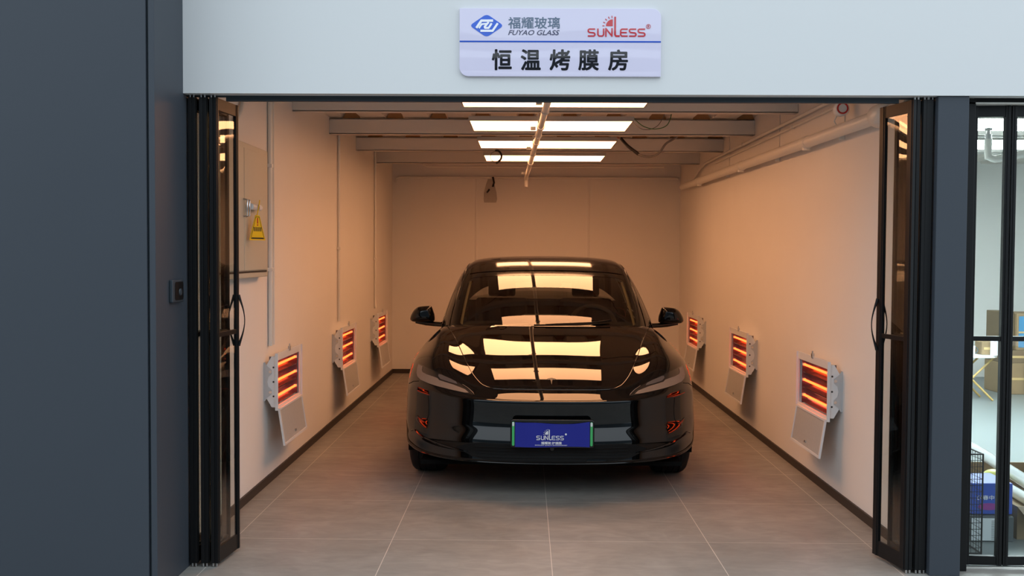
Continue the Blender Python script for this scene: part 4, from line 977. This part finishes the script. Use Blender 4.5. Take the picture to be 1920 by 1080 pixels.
def seat(x, y, name='front_seat'):
    o = obj(name, MB().prism([(y-.05, .40), (y+.50, .36), (y+.52, .52), (y-.02, .56), (y-.08, .5)], 'X', x-.25, x+.25), 'seat', car, bevel=.03)
    obj('backrest', MB().prism([(y+.42, .50), (y+.54, .48), (y+.74, 1.06), (y+.66, 1.08)], 'X', x-.23, x+.23), 'seat', o, bevel=.03)
    obj('headrest', MB().prism([(y+.67, 1.09), (y+.74, 1.08), (y+.79, 1.24), (y+.72, 1.25)], 'X', x-.12, x+.12), 'seat', o, bevel=.025)
seat(-.37, 2.25); seat(.37, 2.25)
rs = obj('rear_seat', MB().box((-.62, 3.1, .35), (.62, 3.55, .56)), 'seat', car, bevel=.03)
obj('backrest', MB().prism([(3.48, .5), (3.6, .5), (3.82, 1.0), (3.74, 1.03)], 'X', -.62, .62), 'seat', rs, bevel=.03)
obj('rear_view_mirror', MB().prism(rounded(-.125, 1.20, .125, 1.26, .025), 'Y', 2.0, 2.015), 'interior_dark', car, bevel=.004)
for s_ in (-1, 1):
    vv = np.linspace(.66, 3.55, 30); uu = np.full(30, 2.12*s_); P = SG.ev(vv, uu)-SG.nor(vv, uu)*.025
    obj('lit_pillar_trim', MB().tube(P, .010, 8), 'trim_beige', car, smooth=True)  # pillar trim, coloured pale for the lit line along the glass
# ---------------- underside, wheels
ub = MB().box((-.80, .22, .165), (.80, 4.45, .19))
obj('underbody', ub, 'under', car)
for yc, nm in ((.84, 'f'), (3.715, 'r')):
    for s_ in (-1, 1):
        lm = MB(); pr = [(.375*math.cos(a), .375*math.sin(a)) for a in [PI*(-.12)+PI*1.24*i/20 for i in range(21)]]
        n = len(pr); lm.add([(s_*.60, yc+p[0], .335+p[1]) for p in pr]+[(s_*.905, yc+p[0], .335+p[1]) for p in pr], [(i, i+1, n+i+1, n+i) for i in range(n-1)])
        lm.box((min(s_*.60, s_*.58), yc-.4, .2), (max(s_*.60, s_*.58), yc+.4, .72))
        obj('wheel_arch_liner', lm, 'under', car, fix=False)
        wx = s_*.793; R0 = .334; hw = .1175
        pf_ = [(-hw+.012, .235), (-hw, .255), (-hw-.002, .285), (-hw+.008, .312), (-hw+.022, R0-.008), (-hw+.035, R0-.002)]
        for gx in (-.055, -.018, .018, .055): pf_ += [(gx-.005, R0), (gx-.0045, R0-.007), (gx+.0045, R0-.007), (gx+.005, R0)]
        pf_ += [(-a, b) for a, b in pf_[:6]][::-1]
        ty = obj('wheel', MB().lathe(pf_, 'X', 72, (wx, yc, R0)), 'rubber', car, smooth=True)
        rm = MB().lathe([(s_*.10, .232), (s_*.108, .236), (s_*.095, .205), (s_*.03, .20), (s_*.02, .05), (s_*.08, .045), (s_*.085, 0)], 'X', 48, (wx, yc, R0))
        rim = obj('rim', rm, 'rim', ty, smooth=True)
        sk = MB()
        for i in range(5):
            a = 2*PI*i/5+.3; sk.tube([(wx+s_*.075, yc+.04*math.cos(a), R0+.04*math.sin(a)), (wx+s_*.098, yc+.215*math.cos(a), R0+.215*math.sin(a))], [.030, .018], 8)
        obj('spokes', sk, 'rim', rim, smooth=True)
